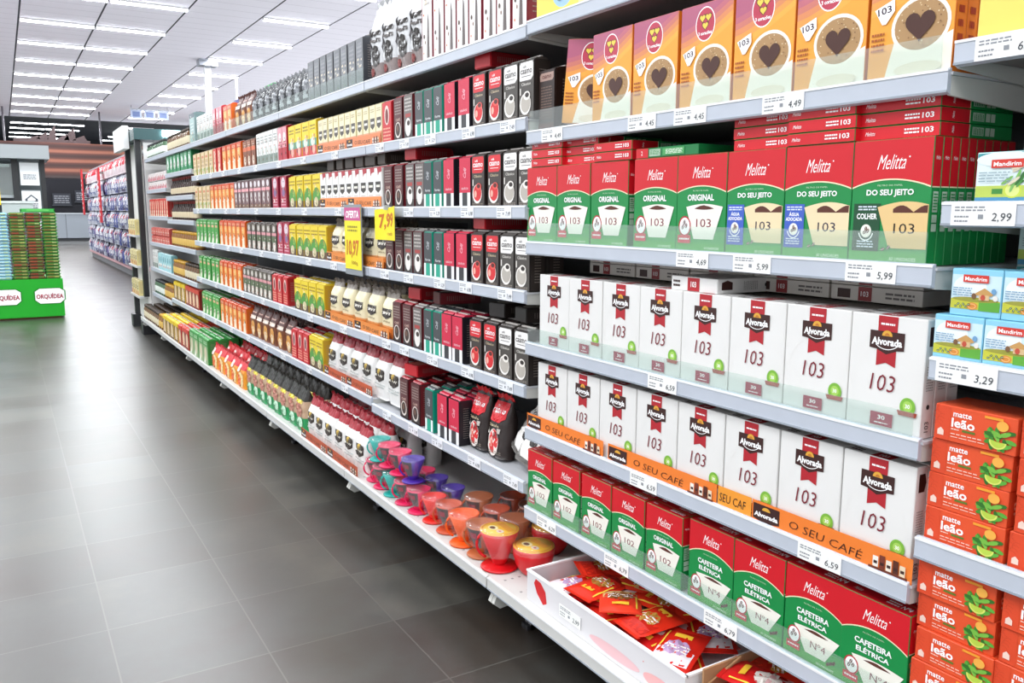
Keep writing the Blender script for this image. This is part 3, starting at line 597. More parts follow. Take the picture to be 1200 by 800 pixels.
def bluebox(kind):
    def mk():
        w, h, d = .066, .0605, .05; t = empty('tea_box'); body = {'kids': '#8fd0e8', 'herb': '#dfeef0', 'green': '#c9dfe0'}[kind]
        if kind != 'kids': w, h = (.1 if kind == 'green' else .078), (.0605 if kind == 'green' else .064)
        m = MB(); m.rbox(w, h, d, .0008, mat(body, .42), 1); A = Art(); hw = w / 2 - .001
        if kind == 'kids':
            A.rect(-hw, hw, h * .3, h * .88, mat('#cfe9f3', .45)); A.ell(-w * .12, h * .62, w * .33, h * .26, mat('#eef8fb', .45))
            A.rect(-hw, hw, h * .15, h * .36, mat('#c8c83f', .45)); A.rect(w * .08, hw, h * .13, h * .34, mat('#5fa83a', .45)); A.ell(0, h * .36, w * .46, h * .05, mat('#9c9a3a', .45))
            A.ell(-w * .05, h * .22, w * .11, h * .08, mat('#d98a3a', .45)); A.ring(-w * .05, h * .22, w * .08, h * .055, .001, mat('#f3c07a', .45))
            for k in range(6): A.bean(-w * .38 + k * .0035, h * (.2 + .05 * (k % 2)), .0022, mat('#3f6a2a', .5), mat('#e9e6d0', .5), 40 * k)
            A.poly([(0, h * .5), (w * .18, h * .62), (w * .36, h * .5), (w * .32, h * .46), (w * .04, h * .46)], mat('#c99a5a', .45)); A.rect(w * .08, w * .28, h * .36, h * .47, mat('#d8b98a', .45))
            for u_, v_, c_ in ((-.02, .44, '#7d5a3a'), (.36, .56, '#6fa0c8'), (.4, .42, '#e8e4dc'), (.16, .42, '#c2503a')): A.ell(w * u_, h * v_, .0032, .0038, mat(c_, .5), 10)
            A.lines(-w * .44, -w * .06, h * .42, h * .62, 4, mat('#7aa0bc', .5), 2, .4); lx, ly, lw = -w * .0, h * .8, w * .5
        else:
            A.rect(-hw, hw, h * .84, h * .985, mat('#3f9aa0', .45)); A.rect(-hw, hw, h * .02, h * .14, mat('#4a90b8', .45)); A.ell(-w * .05, h * .86, w * .45, h * .14, mat('#e6f1f1', .45))
            A.rect(-hw, hw, h * .14, h * .36, mat('#b9cc5a', .45)); A.ell(w * .1, h * .27, w * .14, h * .15, mat('#c6d64a', .45)); A.ell(w * .1, h * .27, w * .11, h * .12, mat('#dbe58a', .45)); A.rect(-w * .22, -w * .05, h * .2, h * .3, mat('#3f8a3a', .45))
            rn_ = random.Random(2)
            for k in range(14): A.ell(w * rn_.uniform(0, .48), h * rn_.uniform(.34, .7), .009, .002, mat(rn_.choice(['#4f9a45', '#7fb85f', '#356f35', '#d8cfb5']), .5), 8, rot=rn_.uniform(0, 70))
            A.lines(-w * .44, w * .05, h * .42, h * .64, 4, mat('#8fa6ae', .5), 2, .35); lx, ly, lw = w * .0, h * .77, w * .5
        A.rect(lx - lw / 2, lx + lw / 2, ly - h * .075, ly + h * .085, mat('#d2382c', .45)); A.text('Mandalaim' if kind == 'x' else 'Mandirim', lx, ly, lw * .86, h * .085, WH, .02)
        m.art(A.it, F); m.obj('carton', t); f = MB(); f.box(.001, d - .001, -hw, hw, h, h + .0005, mat('#7fc4de' if kind == 'kids' else '#3f9aa0', .45)); f.obj('closure_flap', t); return t
    return mk
for k in range(2):
    for i in range(5):
        put('kids', bluebox('kids'), (1.06 + .004 * k, .627 - .0672 * i - (.021 if False else 0) + (-.024 if k == 0 else -.0405) + .024, zb(.852) + .0003 + .0615 * k), (0, 0, 0), 'pale blue tea box with farm picture, %s layer, %s from the cartons' % (['lower', 'upper'][k], ORD[i]), 'tea box', 'pale blue tea boxes')
for i in range(4): put('green', bluebox('green'), (1.2, .585 - .101 * i, zb(.852) + .0005 + .0612 * 2), (0, 0, 0), 'greyish tea box in the shade above the blue ones, %s from the cartons' % ORD[i], 'tea box', 'shaded tea boxes')
for i in range(4):
    for k in range(2): put('green', None, (1.2, .585 - .101 * i, zb(.852) + .0004 + .0612 * k), (0, 0, 0), 'greyish tea box behind the blue ones, %s layer, %s from the cartons' % (['lower', 'upper'][k], ORD[i]), 'tea box', 'shaded tea boxes')
for i in range(3):
    put('herb', bluebox('herb'), (1.06, .582 - .08 * i, zb(T[1]) + .0003), (0, 0, 0), 'tea box with lemon and herb picture, %s from the cartons' % ORD[i], 'tea box', 'lemon tea boxes')
    put('green', None, (1.115, .565 - .102 * i, zb(T[1]) + .0003 + .0), (0, 0, 0), 'greyish tea box behind the lemon ones, %s from the cartons' % ORD[i], 'tea box', 'shaded tea boxes')
    put('green', None, (1.115, .545 - .102 * i, zb(T[1]) + .0618), (0, 0, 0), 'greyish tea box on top behind the lemon ones, %s from the cartons' % ORD[i], 'tea box', 'shaded tea boxes')
def yellowbox(c1, c2):
    def mk():
        w, h, d = .16, .21, .05; t = empty('drink_carton'); m = MB(); m.rbox(w, h, d, .001, mat('#f3e6a0' if c1[1] in 'e' else c1, .45), 1); A = Art(); hw = w / 2 - .001
        A.rect(-hw, hw, h * .01, h * .5, mat(c1, .45)); A.ell(w * .15, h * .3, w * .3, h * .25, mat(c2, .45)); rn_ = random.Random(3)
        for k in range(30): A.ell(w * rn_.uniform(-.1, .44), h * rn_.uniform(.1, .5), .008, .003, mat(rn_.choice(['#6f8f96', '#dfe8e4', '#8fa8ae', '#c9d6d2']), .5), 8, rot=rn_.uniform(0, 180))
        A.text('CHÁ', 0, h * .75, w * .4, h * .12, mat('#3f7a5a', .5)) if False else None
        m.art(A.it, F); m.obj('carton', t); f = MB(); f.box(.001, d - .001, -hw, hw, h, h + .0005, mat(c1, .45)); f.obj('closure_flap', t); return t
    return mk
for i in range(2): put('ybox', yellowbox('#e9dc6a', '#b7c9c4'), (1.06, .555 - .165 * i, zb(1.257) + .0003), (0, 0, 0), 'yellow and grey drink carton over the lemon tea, %s from the cartons' % ORD[i], 'drink carton', 'yellow drink cartons')
put('ybox2', yellowbox('#efd95a', '#9cc3e0'), (1.06, 1.573, zb(S0) + .0003), (0, 0, 0), 'yellow and blue drink carton on the top shelf above the filters', 'drink carton')

# ------------------------------------------------------------------ coffee and drink packs of the long row
def fr(w, h, items, A=None, soft=False):
    A = A or Art()
    for q in items:
        k = q[0]
        if k == 'r': A.rect(q[1] * w, q[2] * w, q[3] * h, q[4] * h, mat(q[5], .42), 8 if soft else 1, 6 if soft else 1)
        elif k == 'e': A.ell(q[1] * w, q[2] * h, q[3] * w, q[4] * w, mat(q[5], .42), 18, rings=4 if soft else 1)
        elif k == 'o': A.ring(q[1] * w, q[2] * h, q[3] * w, q[4] * w, q[5] * w, mat(q[6], .42), 18)
        elif k == 't': A.text(q[1], q[2] * w, q[3] * h, q[4] * w, q[5] * h, mat(q[6], .45), .015, q[8] if len(q) > 8 else 0, q[7] if len(q) > 7 else 0)
        elif k == 'l': A.lines(q[1] * w, q[2] * w, q[3] * h, q[4] * h, q[5], mat(q[6], .45), q[5] + 2, .45)
        elif k == 'p': (A.fine if soft else A.poly)([(a * w, b * h) for a, b in q[1]], mat(q[2], .42))
        elif k == 'crest': crest(A, q[1] * w, q[2] * h, q[3] * w)
    return A
def vpack(name, w, h, d, body, front, side=None, top=None):
    def mk():
        t = empty(name); m = MB(); B = mat(body, .4); m.rbox(w, h, d, min(.0025, w * .04), B, 2); AA = fr(w, h, front); rb = random.Random(body + str(w))
        if name == 'drink_pack':
            for _ in range(5):
                c_ = mat(rb.choice(['#f4ead6', '#3a2a22', '#e9d8b8', '#c24a2a', '#f8f6f0', '#5a6a3a']), .45); u_, v_ = rb.uniform(-.3, .22) * w, rb.uniform(.08, .9) * h; AA.lines(u_, u_ + w * rb.uniform(.1, .24), v_, v_ + h * .05, 2, c_, rb.randrange(99), .55)
            for _ in range(4): AA.ell(rb.uniform(-.34, .34) * w, rb.uniform(.1, .6) * h, w * rb.uniform(.03, .09), w * rb.uniform(.03, .09), mat(rb.choice(['#f6e6c8', '#4a2f20', '#f2f0ea', '#d8743a', '#7a4a2a']), .45), 10)
        m.art(AA.it, F, .0004, .00014)
        if side: 
            S = Art(); S.rect(.003, d - .003, .003, h - .003, mat(side, .42)); S.lines(d * .3, d * .7, h * .15, h * .85, 14, mat('#8a8078', .5), 3, .25); m.art(S.it, Sd(w)); 
        m.obj('pack', t)
        f = MB(); T_ = mat(top or body, .4); f.prism([(d * .12, h), (d * .88, h), (d * .8, h + .004), (d * .5, h + .006), (d * .2, h + .004)], -w * .46, w * .46, T_); f.box(d * .42, d * .58, -w * .44, w * .44, h + .005, h + .0085, mat('#b9b4ae', .5)); f.obj('folded_top', t); return t
    return mk
def bag(name, w, h, d, zones, front, seed=0, sealcol='#cccccc', crumple=.003, rough=.35, taper=.62):
    # soft standing bag; zones = [(upper fraction, colour)]
    def mk():
        rn_ = random.Random(seed); ph = [rn_.uniform(0, 6.28) for _ in range(8)]
        def tv(v):
            k = v / h
            return d / 2 * (.9 + .1 * min(1, k * 6)) if k < taper else d / 2 * max(.06, 1 - ((k - taper) / (1 - taper)) ** 1.3)
        def noise(u, v): return crumple * (math.sin(u * 260 + ph[0] + 60 * v) * .4 + math.sin(v * 190 + ph[1] + u * 80) * .4 + math.sin(u * 520 + v * 330 + ph[2]) * .35) * min(1, .35 + 1.3 * v / h)
        def front_x(u, v, e=0): return d / 2 - tv(v) * max(0, 1 - abs(2 * u / w) ** 6) ** .5 + noise(u, v) - e
        def top_edge(u): return h + .012 * crumple / .003 * math.sin(u * 150 + ph[3]) * .35
        m = MB(); n, nv = 16, 18; vs = []; fs = []; mats_ = []
        for j in range(nv + 1):
            v = h * j / nv
            for i in range(n + 1):
                u = -w / 2 + w * i / n; vs.append((front_x(u, v), -u, v if j < nv else top_edge(u)))
            for i in range(n - 1, 0, -1):
                u = -w / 2 + w * i / n; vs.append((d / 2 + tv(v) * max(0, 1 - abs(2 * u / w) ** 6) ** .5 + noise(u, v) * .5, -u, v if j < nv else top_edge(u)))
        k = 2 * n
        zi = 0
        for z1, colr in zones:
            ff = []
            for j in range(nv):
                if not ((zones[zi - 1][0] if zi else 0) <= (j + .5) / nv < z1): continue
                for i in range(k): ff.append((j * k + i, j * k + (i + 1) % k, (j + 1) * k + (i + 1) % k, (j + 1) * k + i))
            mats_.append((ff, colr)); zi += 1
        o = len(m.v); m.v += vs
        for ff, colr in mats_:
            mi = m.mi(mat(colr, rough, 0, 'wrap'))
            for f_ in ff: m.f.append(f_); m.m.append(mi); m.sm.append(True)
        m.f.append(tuple(range(k))); m.m.append(0); m.sm.append(False)
        m.art(fr(w, h, front, None, True).it, lambda u, v, e: (front_x(u, v, e), -u, v), .0016, .0005)
        t = empty(name); m.obj('bag', t)
        f = MB(); pts = []; q = 14
        lo = [(d / 2 + .0018 * (-1) ** i, w * (.5 - i / q), h - .003) for i in range(q + 1)]; hi = [(x - .004 + .004 * math.sin(i + ph[4]), y, h + .012 + .004 * math.sin(i * 1.7 + ph[5])) for i, (x, y, _) in enumerate(lo)]
        f.add(lo + hi, [(i, i + 1, q + 2 + i, q + 1 + i) for i in range(q)], mat(sealcol, rough, 0, 'wrap')); f.add([(x + .0012, y, z) for x, y, z in lo + hi], [(i, i + 1, q + 2 + i, q + 1 + i) for i in range(q)], mat(sealcol, rough, 0, 'wrap')); f.obj('top_seal', t)
        return t
    return mk
def jar(lid, body, label):
    def mk():
        t = empty('glass_jar'); m = MB(); m.lathe([(0, 0), (.03, 0), (.034, .004), (.034, .075), (.028, .088), (.026, .094)], mat(body, .15), 16); m.lathe([(.0345, .018), (.0347, .0185), (.0347, .062), (.0345, .0625)], mat(label, .5), 16); m.obj('jar', t)
        f = MB(); f.lathe([(0, .112), (.026, .112), (.029, .109), (.029, .094), (.026, .093)], mat(lid, .4), 16); f.obj('lid', t); return t
    return mk
BW, BH, BD = .064, .131, .045
CUPW = [('e', 0, .3, .3, .3, '#e9e4de'), ('e', 0, .38, .17, .12, '#33241e'), ('o', 0, .2, .42, .2, .06, '#d8d2cc')]
K = {}
def kd(key, maker, name, cat, desc, dp, ht): K[key] = (maker, name, cat, desc, dp, ht)
CP = 'coffee_pack'
kd('maroon', vpack(CP, BW, BH, BD, '#4a1d20', [('r', -.47, .47, .02, .98, '#5c2b2d'), ('r', -.47, .47, .02, .3, '#2e201d'), ('l', -.36, .36, .6, .92, 5, '#9c8c84'), ('t', 'CAFÉ', 0, .5, .5, .07, '#d9b9a8'), ('e', 0, .26, .34, .38, '#e2d8cf'), ('e', 0, .27, .26, .3, '#3a2620'), ('e', -.03, .3, .12, .14, '#6d4a3a')], '#7a1c26', '#a3202c'), CP, 'coffee pack', 'maroon coffee pack with cup', .05, BH)
kd('grey_cup', vpack(CP, BW, BH, BD, '#5c1a22', [('r', -.47, .47, .02, .98, '#736c69'), ('r', -.47, .47, .02, .2, '#3a3230'), ('l', -.36, .36, .62, .94, 4, '#c8c2bc'), ('r', -.3, .3, .5, .58, '#b0433f'), ('e', 0, .28, .32, .42, '#f0ece6'), ('e', .05, .37, .17, .12, '#3a2a22')], '#7a1c26', '#8c8884'), CP, 'coffee pack', 'grey coffee pack with red edge', .05, BH)
kd('teal', vpack(CP, .056, BH, BD, '#16a085', [('r', -.47, .47, .3, .98, '#45484b'), ('r', -.47, .47, .02, .3, '#eef4f2'), ('r', -.24, .24, .02, .3, '#12a487'), ('t', 'Café', 0, .7, .42, .13, '#c9cdd0', 82, .4), ('t', 'forte', 0, .38, .6, .055, '#dfe3e4')], '#139a80', '#5b6063'), CP, 'coffee pack', 'dark and teal striped coffee pack', .05, BH)
kd('red_stripe', vpack(CP, BW, BH, BD, '#26222a', [('r', -.48, .48, .3, .99, '#d31f45'), ('r', -.48, .48, .01, .3, '#f1f1f0'), ('r', -.22, .22, .01, .3, '#313235'), ('t', 'Café', 0, .7, .42, .12, '#f3b9c4', 82, .4), ('t', 'GRÃOS', 0, .385, .6, .05, '#f0d0d6')], '#201c24', '#cf1f42'), CP, 'coffee pack', 'red coffee pack with striped foot', .05, BH)
def logo(c, tx): return [('p', [(-.44, .68), (-.4, .66), (.3, .66), (.44, .72), (.44, .93), (.4, .97), (-.36, .97), (-.44, .93)], c), ('t', 'café', -.12, .895, .22, .045, tx), ('t', 'caamo', 0, .81, .74, .075, tx), ('r', -.3, .3, .725, .735, tx)]
kd('rlogo', vpack(CP, .068, BH + .002, BD, '#2e2422', [('r', -.48, .48, .01, .99, '#3d3431')] + logo('#da2530', '#ffffff') + [('t', 'Clássico', 0, .6, .6, .05, '#cdbb9a'), ('r', -.4, -.33, .42, .54, '#e8e2da'), ('e', -.04, .26, .36, .36, '#f3eee8'), ('e', -.02, .28, .31, .31, '#d8262c'), ('e', .08, .4, .2, .13, '#e4544a'), ('e', .08, .41, .13, .08, '#5a1a18'), ('e', -.16, .26, .1, .13, '#f2b0a0'), ('l', -.4, .4, .03, .09, 2, '#8d7f70')], '#2a1f1c', '#3a302c'), CP, 'coffee pack', 'dark coffee pack with red logo', .05, BH)
kd('wlogo', vpack(CP, .068, BH + .002, BD, '#2a2422', [('r', -.48, .48, .01, .99, '#4a4540')] + logo('#f6f4f1', '#4a4443') + [('t', 'Clássico', 0, .6, .6, .05, '#d8d4cc'), ('r', -.4, -.33, .42, .54, '#e8e2da'), ('e', -.04, .26, .36, .36, '#f3eee8'), ('e', -.02, .27, .31, .3, '#b9b2a8'), ('e', .06, .4, .22, .15, '#efeae2'), ('e', .08, .41, .13, .08, '#2a1f1a'), ('l', -.4, .4, .03, .09, 2, '#9d9388')], '#2e2622', '#4a443f'), CP, 'coffee pack', 'dark coffee pack with white logo', .05, BH)
kd('dark_side', vpack(CP, .066, .136, .068, '#241510', [('r', -.47, .47, .01, .99, '#2b1812'), ('p', [(-.4, .82), (.34, .82), (.42, .86), (.42, .95), (-.34, .95), (-.42, .91)], '#a98a7e'), ('t', 'caamo', 0, .885, .56, .05, '#5a2420'), ('l', -.34, .34, .2, .74, 12, '#6d564a'), ('r', -.47, .47, .01, .14, '#54281c')], '#20120e', '#2b1812'), CP, 'coffee pack', 'dark brown coffee pack turned sideways', .07, .136)
kd('red_pack', vpack(CP, .075, BH - .005, BD, '#c41f2a', [('r', -.47, .47, .01, .99, '#cf2630'), ('e', 0, .68, .25, .4, '#e9d5cc'), ('e', 0, .66, .16, .3, '#7a2420'), ('l', -.38, .38, .06, .4, 4, '#f0a890')], '#a51822', '#d1323c'), CP, 'coffee pack', 'bright red pack with pale oval', .05, BH)
kd('cream_crest', vpack(CP, .052, .128, .05, '#eadfae', [('r', -.48, .48, .02, .99, '#f1e8c2'), ('p', [(-.36, .68), (.36, .68), (.36, .48), (0, .4), (-.36, .48)], '#4a4238'), ('r', -.26, .26, .54, .6, '#f1ede0'), ('l', -.3, .3, .82, .92, 2, '#b9a97c'), ('r', -.48, .48, .02, .34, '#e9a27c'), ('l', -.35, .35, .08, .26, 2, '#c0643c')], '#d9c98a', '#d8cb92'), CP, 'coffee pack', 'cream coffee pack with dark crest', .055, .13)
kd('white_crest', vpack(CP, .066, .13, .05, '#f2f0ec', [('r', -.48, .48, .02, .99, '#f7f6f3'), ('p', [(-.1, 1), (.48, 1), (.48, .9), (.15, .88), (0, .8)], '#b3303c'), ('p', [(-.34, .66), (.34, .66), (.34, .46), (0, .38), (-.34, .46)], '#3c3630'), ('r', -.25, .25, .52, .58, '#f1ede0'), ('l', -.3, .3, .3, .34, 1, '#b9b5ae')], '#d9d6d0', '#a9303a'), CP, 'coffee pack', 'white coffee pack with red top', .055, .13)
kd('yellow_multi', vpack('drink_pack', .09, .137, .05, '#e9c81e', [('r', -.48, .48, .01, .99, '#f4d927'), ('r', -.48, .48, .3, .5, '#4fa08c'), ('r', -.48, .48, .01, .3, '#cf3a3a'), ('e', 0, .42, .3, .2, '#dfe7d8'), ('l', -.36, .36, .72, .9, 2, '#a98a1c'), ('e', .1, .2, .2, .2, '#f0b0a0')], '#c9a516', '#eacb28'), 'drink_pack', 'drink pack', 'yellow drink pack with red foot', .055, .137)
kd('yellow_green', vpack('drink_pack', .095, .131, .05, '#d9bb1e', [('r', -.48, .48, .01, .99, '#f0d62c'), ('e', 0, .32, .5, .42, '#4f9a3a'), ('r', -.48, .48, .01, .24, '#5c4326'), ('e', -.05, .2, .26, .2, '#d8c9a0'), ('l', -.4, .4, .7, .9, 2, '#b08f1c'), ('e', .2, .46, .14, .14, '#9cc85a')], '#c79a1a', '#e9cf33'), 'drink_pack', 'drink pack', 'yellow drink pack with green plant picture', .055, .131)
kd('white_slim', vpack('drink_pack', .07, .145, .045, '#e9e9e6', [('r', -.46, .46, .01, .99, '#f4f4f1'), ('r', -.46, .46, .05, .3, '#7f8f84'), ('e', 0, .42, .25, .3, '#c9cfc9'), ('l', -.34, .34, .64, .9, 3, '#a3aaa6')], '#c9ccc8', '#dedfdb'), 'drink_pack', 'drink pack', 'white slim drink pack with grey foot', .05, .145)
kd('red_white', vpack('drink_pack', .066, .145, .045, '#c22030', [('r', -.46, .46, .01, .99, '#e9a0ac'), ('r', -.46, .46, .05, .4, '#b82238'), ('e', 0, .7, .3, .3, '#f6e9ea'), ('l', -.34, .34, .45, .6, 2, '#b82238')], '#a3182a', '#c22a3a'), 'drink_pack', 'drink pack', 'pink and red slim drink pack', .05, .145)
kd('purple_white', vpack('drink_pack', .074, .138, .045, '#5b3a3e', [('r', -.46, .46, .01, .99, '#7d5c60'), ('r', -.46, .46, .62, .72, '#f0a9b0'), ('e', 0, .86, .28, .2, '#e9e4e6'), ('e', 0, .4, .22, .34, '#ddd6d4'), ('r', -.46, .46, .01, .16, '#7a5a40')], '#4a2e30', '#5b4346'), 'drink_pack', 'drink pack', 'plum drink pack with pale ovals', .05, .138)
kd('purple_red', vpack('drink_pack', .095, .138, .045, '#9c1f3c', [('r', -.46, .46, .01, .99, '#b5274a'), ('e', 0, .8, .3, .26, '#e6d4dc'), ('e', 0, .5, .22, .18, '#8c6a9c'), ('l', -.34, .34, .08, .34, 3, '#e9b9c4')], '#86182f', '#a3243f'), 'drink_pack', 'drink pack', 'crimson drink pack with pale oval', .05, .138)
kd('grey_brown', vpack('drink_pack', .078, .128, .045, '#4f443c', [('r', -.46, .46, .01, .99, '#6d6258'), ('r', -.46, .46, .6, .7, '#e09aa0'), ('e', 0, .84, .25, .18, '#d6cfc8'), ('e', .02, .22, .26, .3, '#e9e2d8'), ('r', -.46, .46, .36, .56, '#5b6b4a')], '#3c332d', '#574c44'), 'drink_pack', 'drink pack', 'grey-brown drink pack with pink band', .05, .128)
def cone(c): return [('p', [(-.3, .02), (.3, .02), (.18, .38), (-.05, .5), (-.22, .3)], c)]
kd('orange', vpack('drink_pack', .095, .134, .045, '#e2641f', [('r', -.46, .46, .01, .99, '#f0872a'), ('r', -.46, .46, .8, .99, '#dc4a24')] + cone('#f9ead0') + [('e', 0, .66, .24, .24, '#f8c878'), ('l', -.34, .34, .84, .94, 2, '#f9d9b0')], '#e06a1c', '#da4e22'), 'drink_pack', 'drink pack', 'orange drink pack with pale flame shape', .05, .134)
kd('red_slim', vpack('drink_pack', .09, .134, .045, '#c9281f', [('r', -.46, .46, .01, .99, '#d8362a'), ('r', -.2, .2, .2, .9, '#f2c8b0')] + cone('#f9ead0'), '#a81c16', '#c9281f'), 'drink_pack', 'drink pack', 'red drink pack with pale centre band', .05, .134)
kd('brown', vpack('drink_pack', .078, .13, .045, '#6d3a20', [('r', -.46, .46, .01, .99, '#8a4a2a'), ('r', -.46, .46, .6, .75, '#e06a3a'), ('e', 0, .25, .25, .3, '#f0dcc8'), ('l', -.34, .34, .8, .94, 2, '#d9a888')], '#552a16', '#733c20'), 'drink_pack', 'drink pack', 'brown drink pack with orange band', .05, .13)
kd('cream_green', vpack('drink_pack', .1, .134, .045, '#c9b070', [('r', -.46, .46, .01, .99, '#e8cfa4'), ('r', -.46, .46, .01, .3, '#8faa3a'), ('p', [(-.4, .02), (-.1, .02), (-.2, .5)], '#f4f0d8'), ('p', [(.05, .02), (.36, .02), (.2, .46)], '#f4f0d8'), ('r', -.3, .3, .74, .84, '#d9895a'), ('l', -.34, .34, .54, .68, 2, '#c09a60')], '#b7a04e', '#d9bd8a'), 'drink_pack', 'drink pack', 'cream drink pack with lime foot', .05, .134)
kd('green_slim', vpack('drink_pack', .1, .134, .045, '#2f8a36', [('r', -.46, .46, .01, .99, '#4aa544'), ('p', [(-.36, .02), (.1, .02), (-.1, .4)], '#eef2d8'), ('e', .1, .25, .18, .24, '#e6ecd0'), ('r', -.3, .3, .7, .8, '#e9b48a'), ('l', -.34, .34, .84, .94, 1, '#d5e6c0')], '#237a2e', '#3f9a3f'), 'drink_pack', 'drink pack', 'green drink pack with white leaves', .05, .134)
kd('dark_tall', vpack('drink_pack', .07, .152, .05, '#45474c', [('r', -.46, .46, .01, .99, '#63666c'), ('r', -.3, .3, .3, .9, '#75787e'), ('l', -.3, .3, .4, .85, 5, '#8e9196')], '#3a3c41', '#505257'), 'drink_pack', 'drink pack', 'dark grey tall pack', .055, .152)
kd('white_maroon', vpack('drink_pack', .068, .22, .05, '#8c2a38', [('r', -.4, .48, .01, .99, '#f3f0ee'), ('p', [(.0, .05), (.26, .05), (.2, .5), (.08, .62)], '#5a4e4c'), ('l', -.2, .3, .68, .8, 2, '#b9b2b0')], '#7c2230', '#e9e4e2'), 'drink_pack', 'drink pack', 'tall white pack with maroon edge', .055, .22)
kd('grey_tall', vpack('drink_pack', .16, .185, .08, '#8fa3a5', [('r', -.46, .46, .02, .84, '#a8c4c2'), ('r', -.48, .48, .84, .99, '#5f6f78'), ('l', -.3, .3, .2, .7, 5, '#d9e6e4')], '#6d8284', '#4f5d66'), 'drink_pack', 'drink pack', 'tall grey-blue box with dark top', .08, .185)
kd('green_box', vpack('cocoa_carton', .14, .145, .055, '#2f8f3c', [('r', -.46, .46, .01, .72, '#8fae7a'), ('r', -.46, .46, .72, .99, '#3f9a46'), ('e', 0, .4, .25, .3, '#d9cfae'), ('p', [(-.4, .02), (.0, .02), (-.2, .34)], '#eef2e0'), ('l', -.34, .34, .78, .92, 2, '#cfe6c4')], '#2a7f38', '#349a44'), 'drink_pack', 'drink pack', 'green-topped box with pale picture', .058, .145)
kd('yellow_top', vpack('cocoa_carton', .16, .13, .055, '#e9c81a', [('r', -.46, .46, .01, .8, '#6d4a2a'), ('e', 0, .45, .3, .3, '#e0c49a'), ('l', -.36, .36, .1, .3, 2, '#f0e0c0')], '#5c3f24', '#f2d01e'), 'drink_pack', 'drink pack', 'brown box with yellow top', .058, .13)
kd('red_box', vpack('cocoa_carton', .13, .13, .055, '#cf3324', [('r', -.46, .46, .01, .8, '#8a2f24'), ('e', 0, .45, .3, .34, '#e9c9a8'), ('l', -.36, .36, .1, .3, 2, '#f0c0a0')], '#7c241c', '#d8402c'), 'drink_pack', 'drink pack', 'dark red box with bright red top', .058, .13)
kd('cream_bag', bag('coffee_bag', .11, .15, .06, [(.3, '#e5a565'), (.88, '#f3e8c0'), (1.01, '#8d8378')], [('p', [(-.36, .66), (.36, .66), (.36, .5), (0, .42), (-.36, .5)], '#3c3430'), ('r', -.3, .3, .53, .59, '#efeadf'), ('t', 'TRADICIONAL', 0, .37, .6, .035, '#8a7a52'), ('r', -.46, .46, .03, .24, '#ea8a3c'), ('t', 'O SEU CAFÉ', 0, .135, .6, .07, '#6b3114')], 1, '#7d736a', .0028), 'coffee_bag', 'coffee bag', 'cream crumpled coffee bag', .062, .16)
kd('white_bag', bag('coffee_bag', .112, .158, .06, [(.84, '#f4f3f0'), (1.01, '#a3202e')], [('p', [(-.34, .66), (.34, .66), (.34, .46), (0, .37), (-.34, .46)], '#3a322c'), ('e', 0, .6, .13, .1, '#cfae4c'), ('r', -.27, .27, .5, .55, '#f1ede0'), ('l', -.36, .36, .24, .36, 2, '#bfc6c4')], 2, '#9c2230', .003), 'coffee_bag', 'coffee bag', 'white coffee bag with maroon top', .062, .16)
kd('rlogo_bag', bag('coffee_bag', .112, .155, .05, [(1.01, '#342a28')], [('p', [(-.42, .64), (-.2, .6), (.2, .6), (.42, .68), (.42, .95), (-.42, .95)], '#da2530'), ('t', 'café', -.1, .88, .24, .05, '#ffffff'), ('t', 'caamo', 0, .79, .72, .08, '#ffffff'), ('t', 'Clássico', -.08, .54, .6, .05, '#cdbb9a'), ('e', -.05, .25, .32, .32, '#f3e8e0'), ('e', -.03, .27, .28, .28, '#dc2a2c'), ('e', .04, .36, .16, .1, '#5a1a18'), ('e', -.14, .25, .08, .12, '#f2b0a0'), ('r', .14, .3, .42, .5, '#bdb6ae'), ('r', -.42, -.36, .38, .48, '#e8e2da'), ('l', -.3, .4, .06, .12, 2, '#8d8378')], 3, '#d8262e', .002), 'coffee_bag', 'coffee bag', 'dark soft coffee bag with red logo', .055, .165)
kd('silver_bag', bag('coffee_bag', .1, .145, .045, [(1.01, '#8d8a86')], [('p', [(-.42, .66), (.42, .66), (.42, .95), (-.42, .95)], '#f3f1ee'), ('t', 'caamo', 0, .8, .6, .08, '#5a5654'), ('e', 0, .3, .36, .36, '#f0ede8'), ('e', .05, .4, .17, .1, '#2a2420'), ('r', -.4, .4, .03, .1, '#5c5854')], 4, '#b9b6b2', .003), 'coffee_bag', 'coffee bag', 'silver coffee bag with white cup slumped over', .05, .14)
kd('brown_bag', bag('drink_bag', .115, .15, .055, [(.62, '#7a4020'), (1.01, '#54241c')], [('e', .05, .3, .3, .34, '#d99a4a'), ('e', .05, .22, .2, .2, '#e9d2b0'), ('r', -.4, .4, .62, .74, '#e6d3c4'), ('l', -.3, .3, .8, .88, 1, '#d9b0a0')], 5, '#5a2a20', .003), 'drink_bag', 'drink bag', 'brown glossy cocoa bag', .06, .15)
kd('orange_bag', bag('drink_bag', .16, .13, .055, [(.7, '#f09a2a'), (1.01, '#d8303a')], [('e', .1, .35, .26, .26, '#f6dca0'), ('r', -.4, .1, .1, .5, '#e8641f'), ('e', -.2, .75, .16, .12, '#f2d8d0'), ('r', -.1, .0, .04, .12, '#3a2a1c')], 6, '#d8424a', .003), 'drink_bag', 'drink bag', 'orange and red soft bag', .06, .13)
kd('green_bag', bag('drink_bag', .125, .175, .06, [(.34, '#2f9a5c'), (.7, '#c9a98c'), (1.01, '#2c2a26')], [('e', 0, .5, .34, .26, '#b87a6a'), ('r', -.3, .3, .66, .74, '#e2d24a'), ('e', .1, .22, .28, .16, '#bfe6c8'), ('e', -.2, .14, .2, .14, '#1f7a48')], 7, '#35332e', .004), 'drink_bag', 'drink bag', 'green and black soft bag', .065, .175)
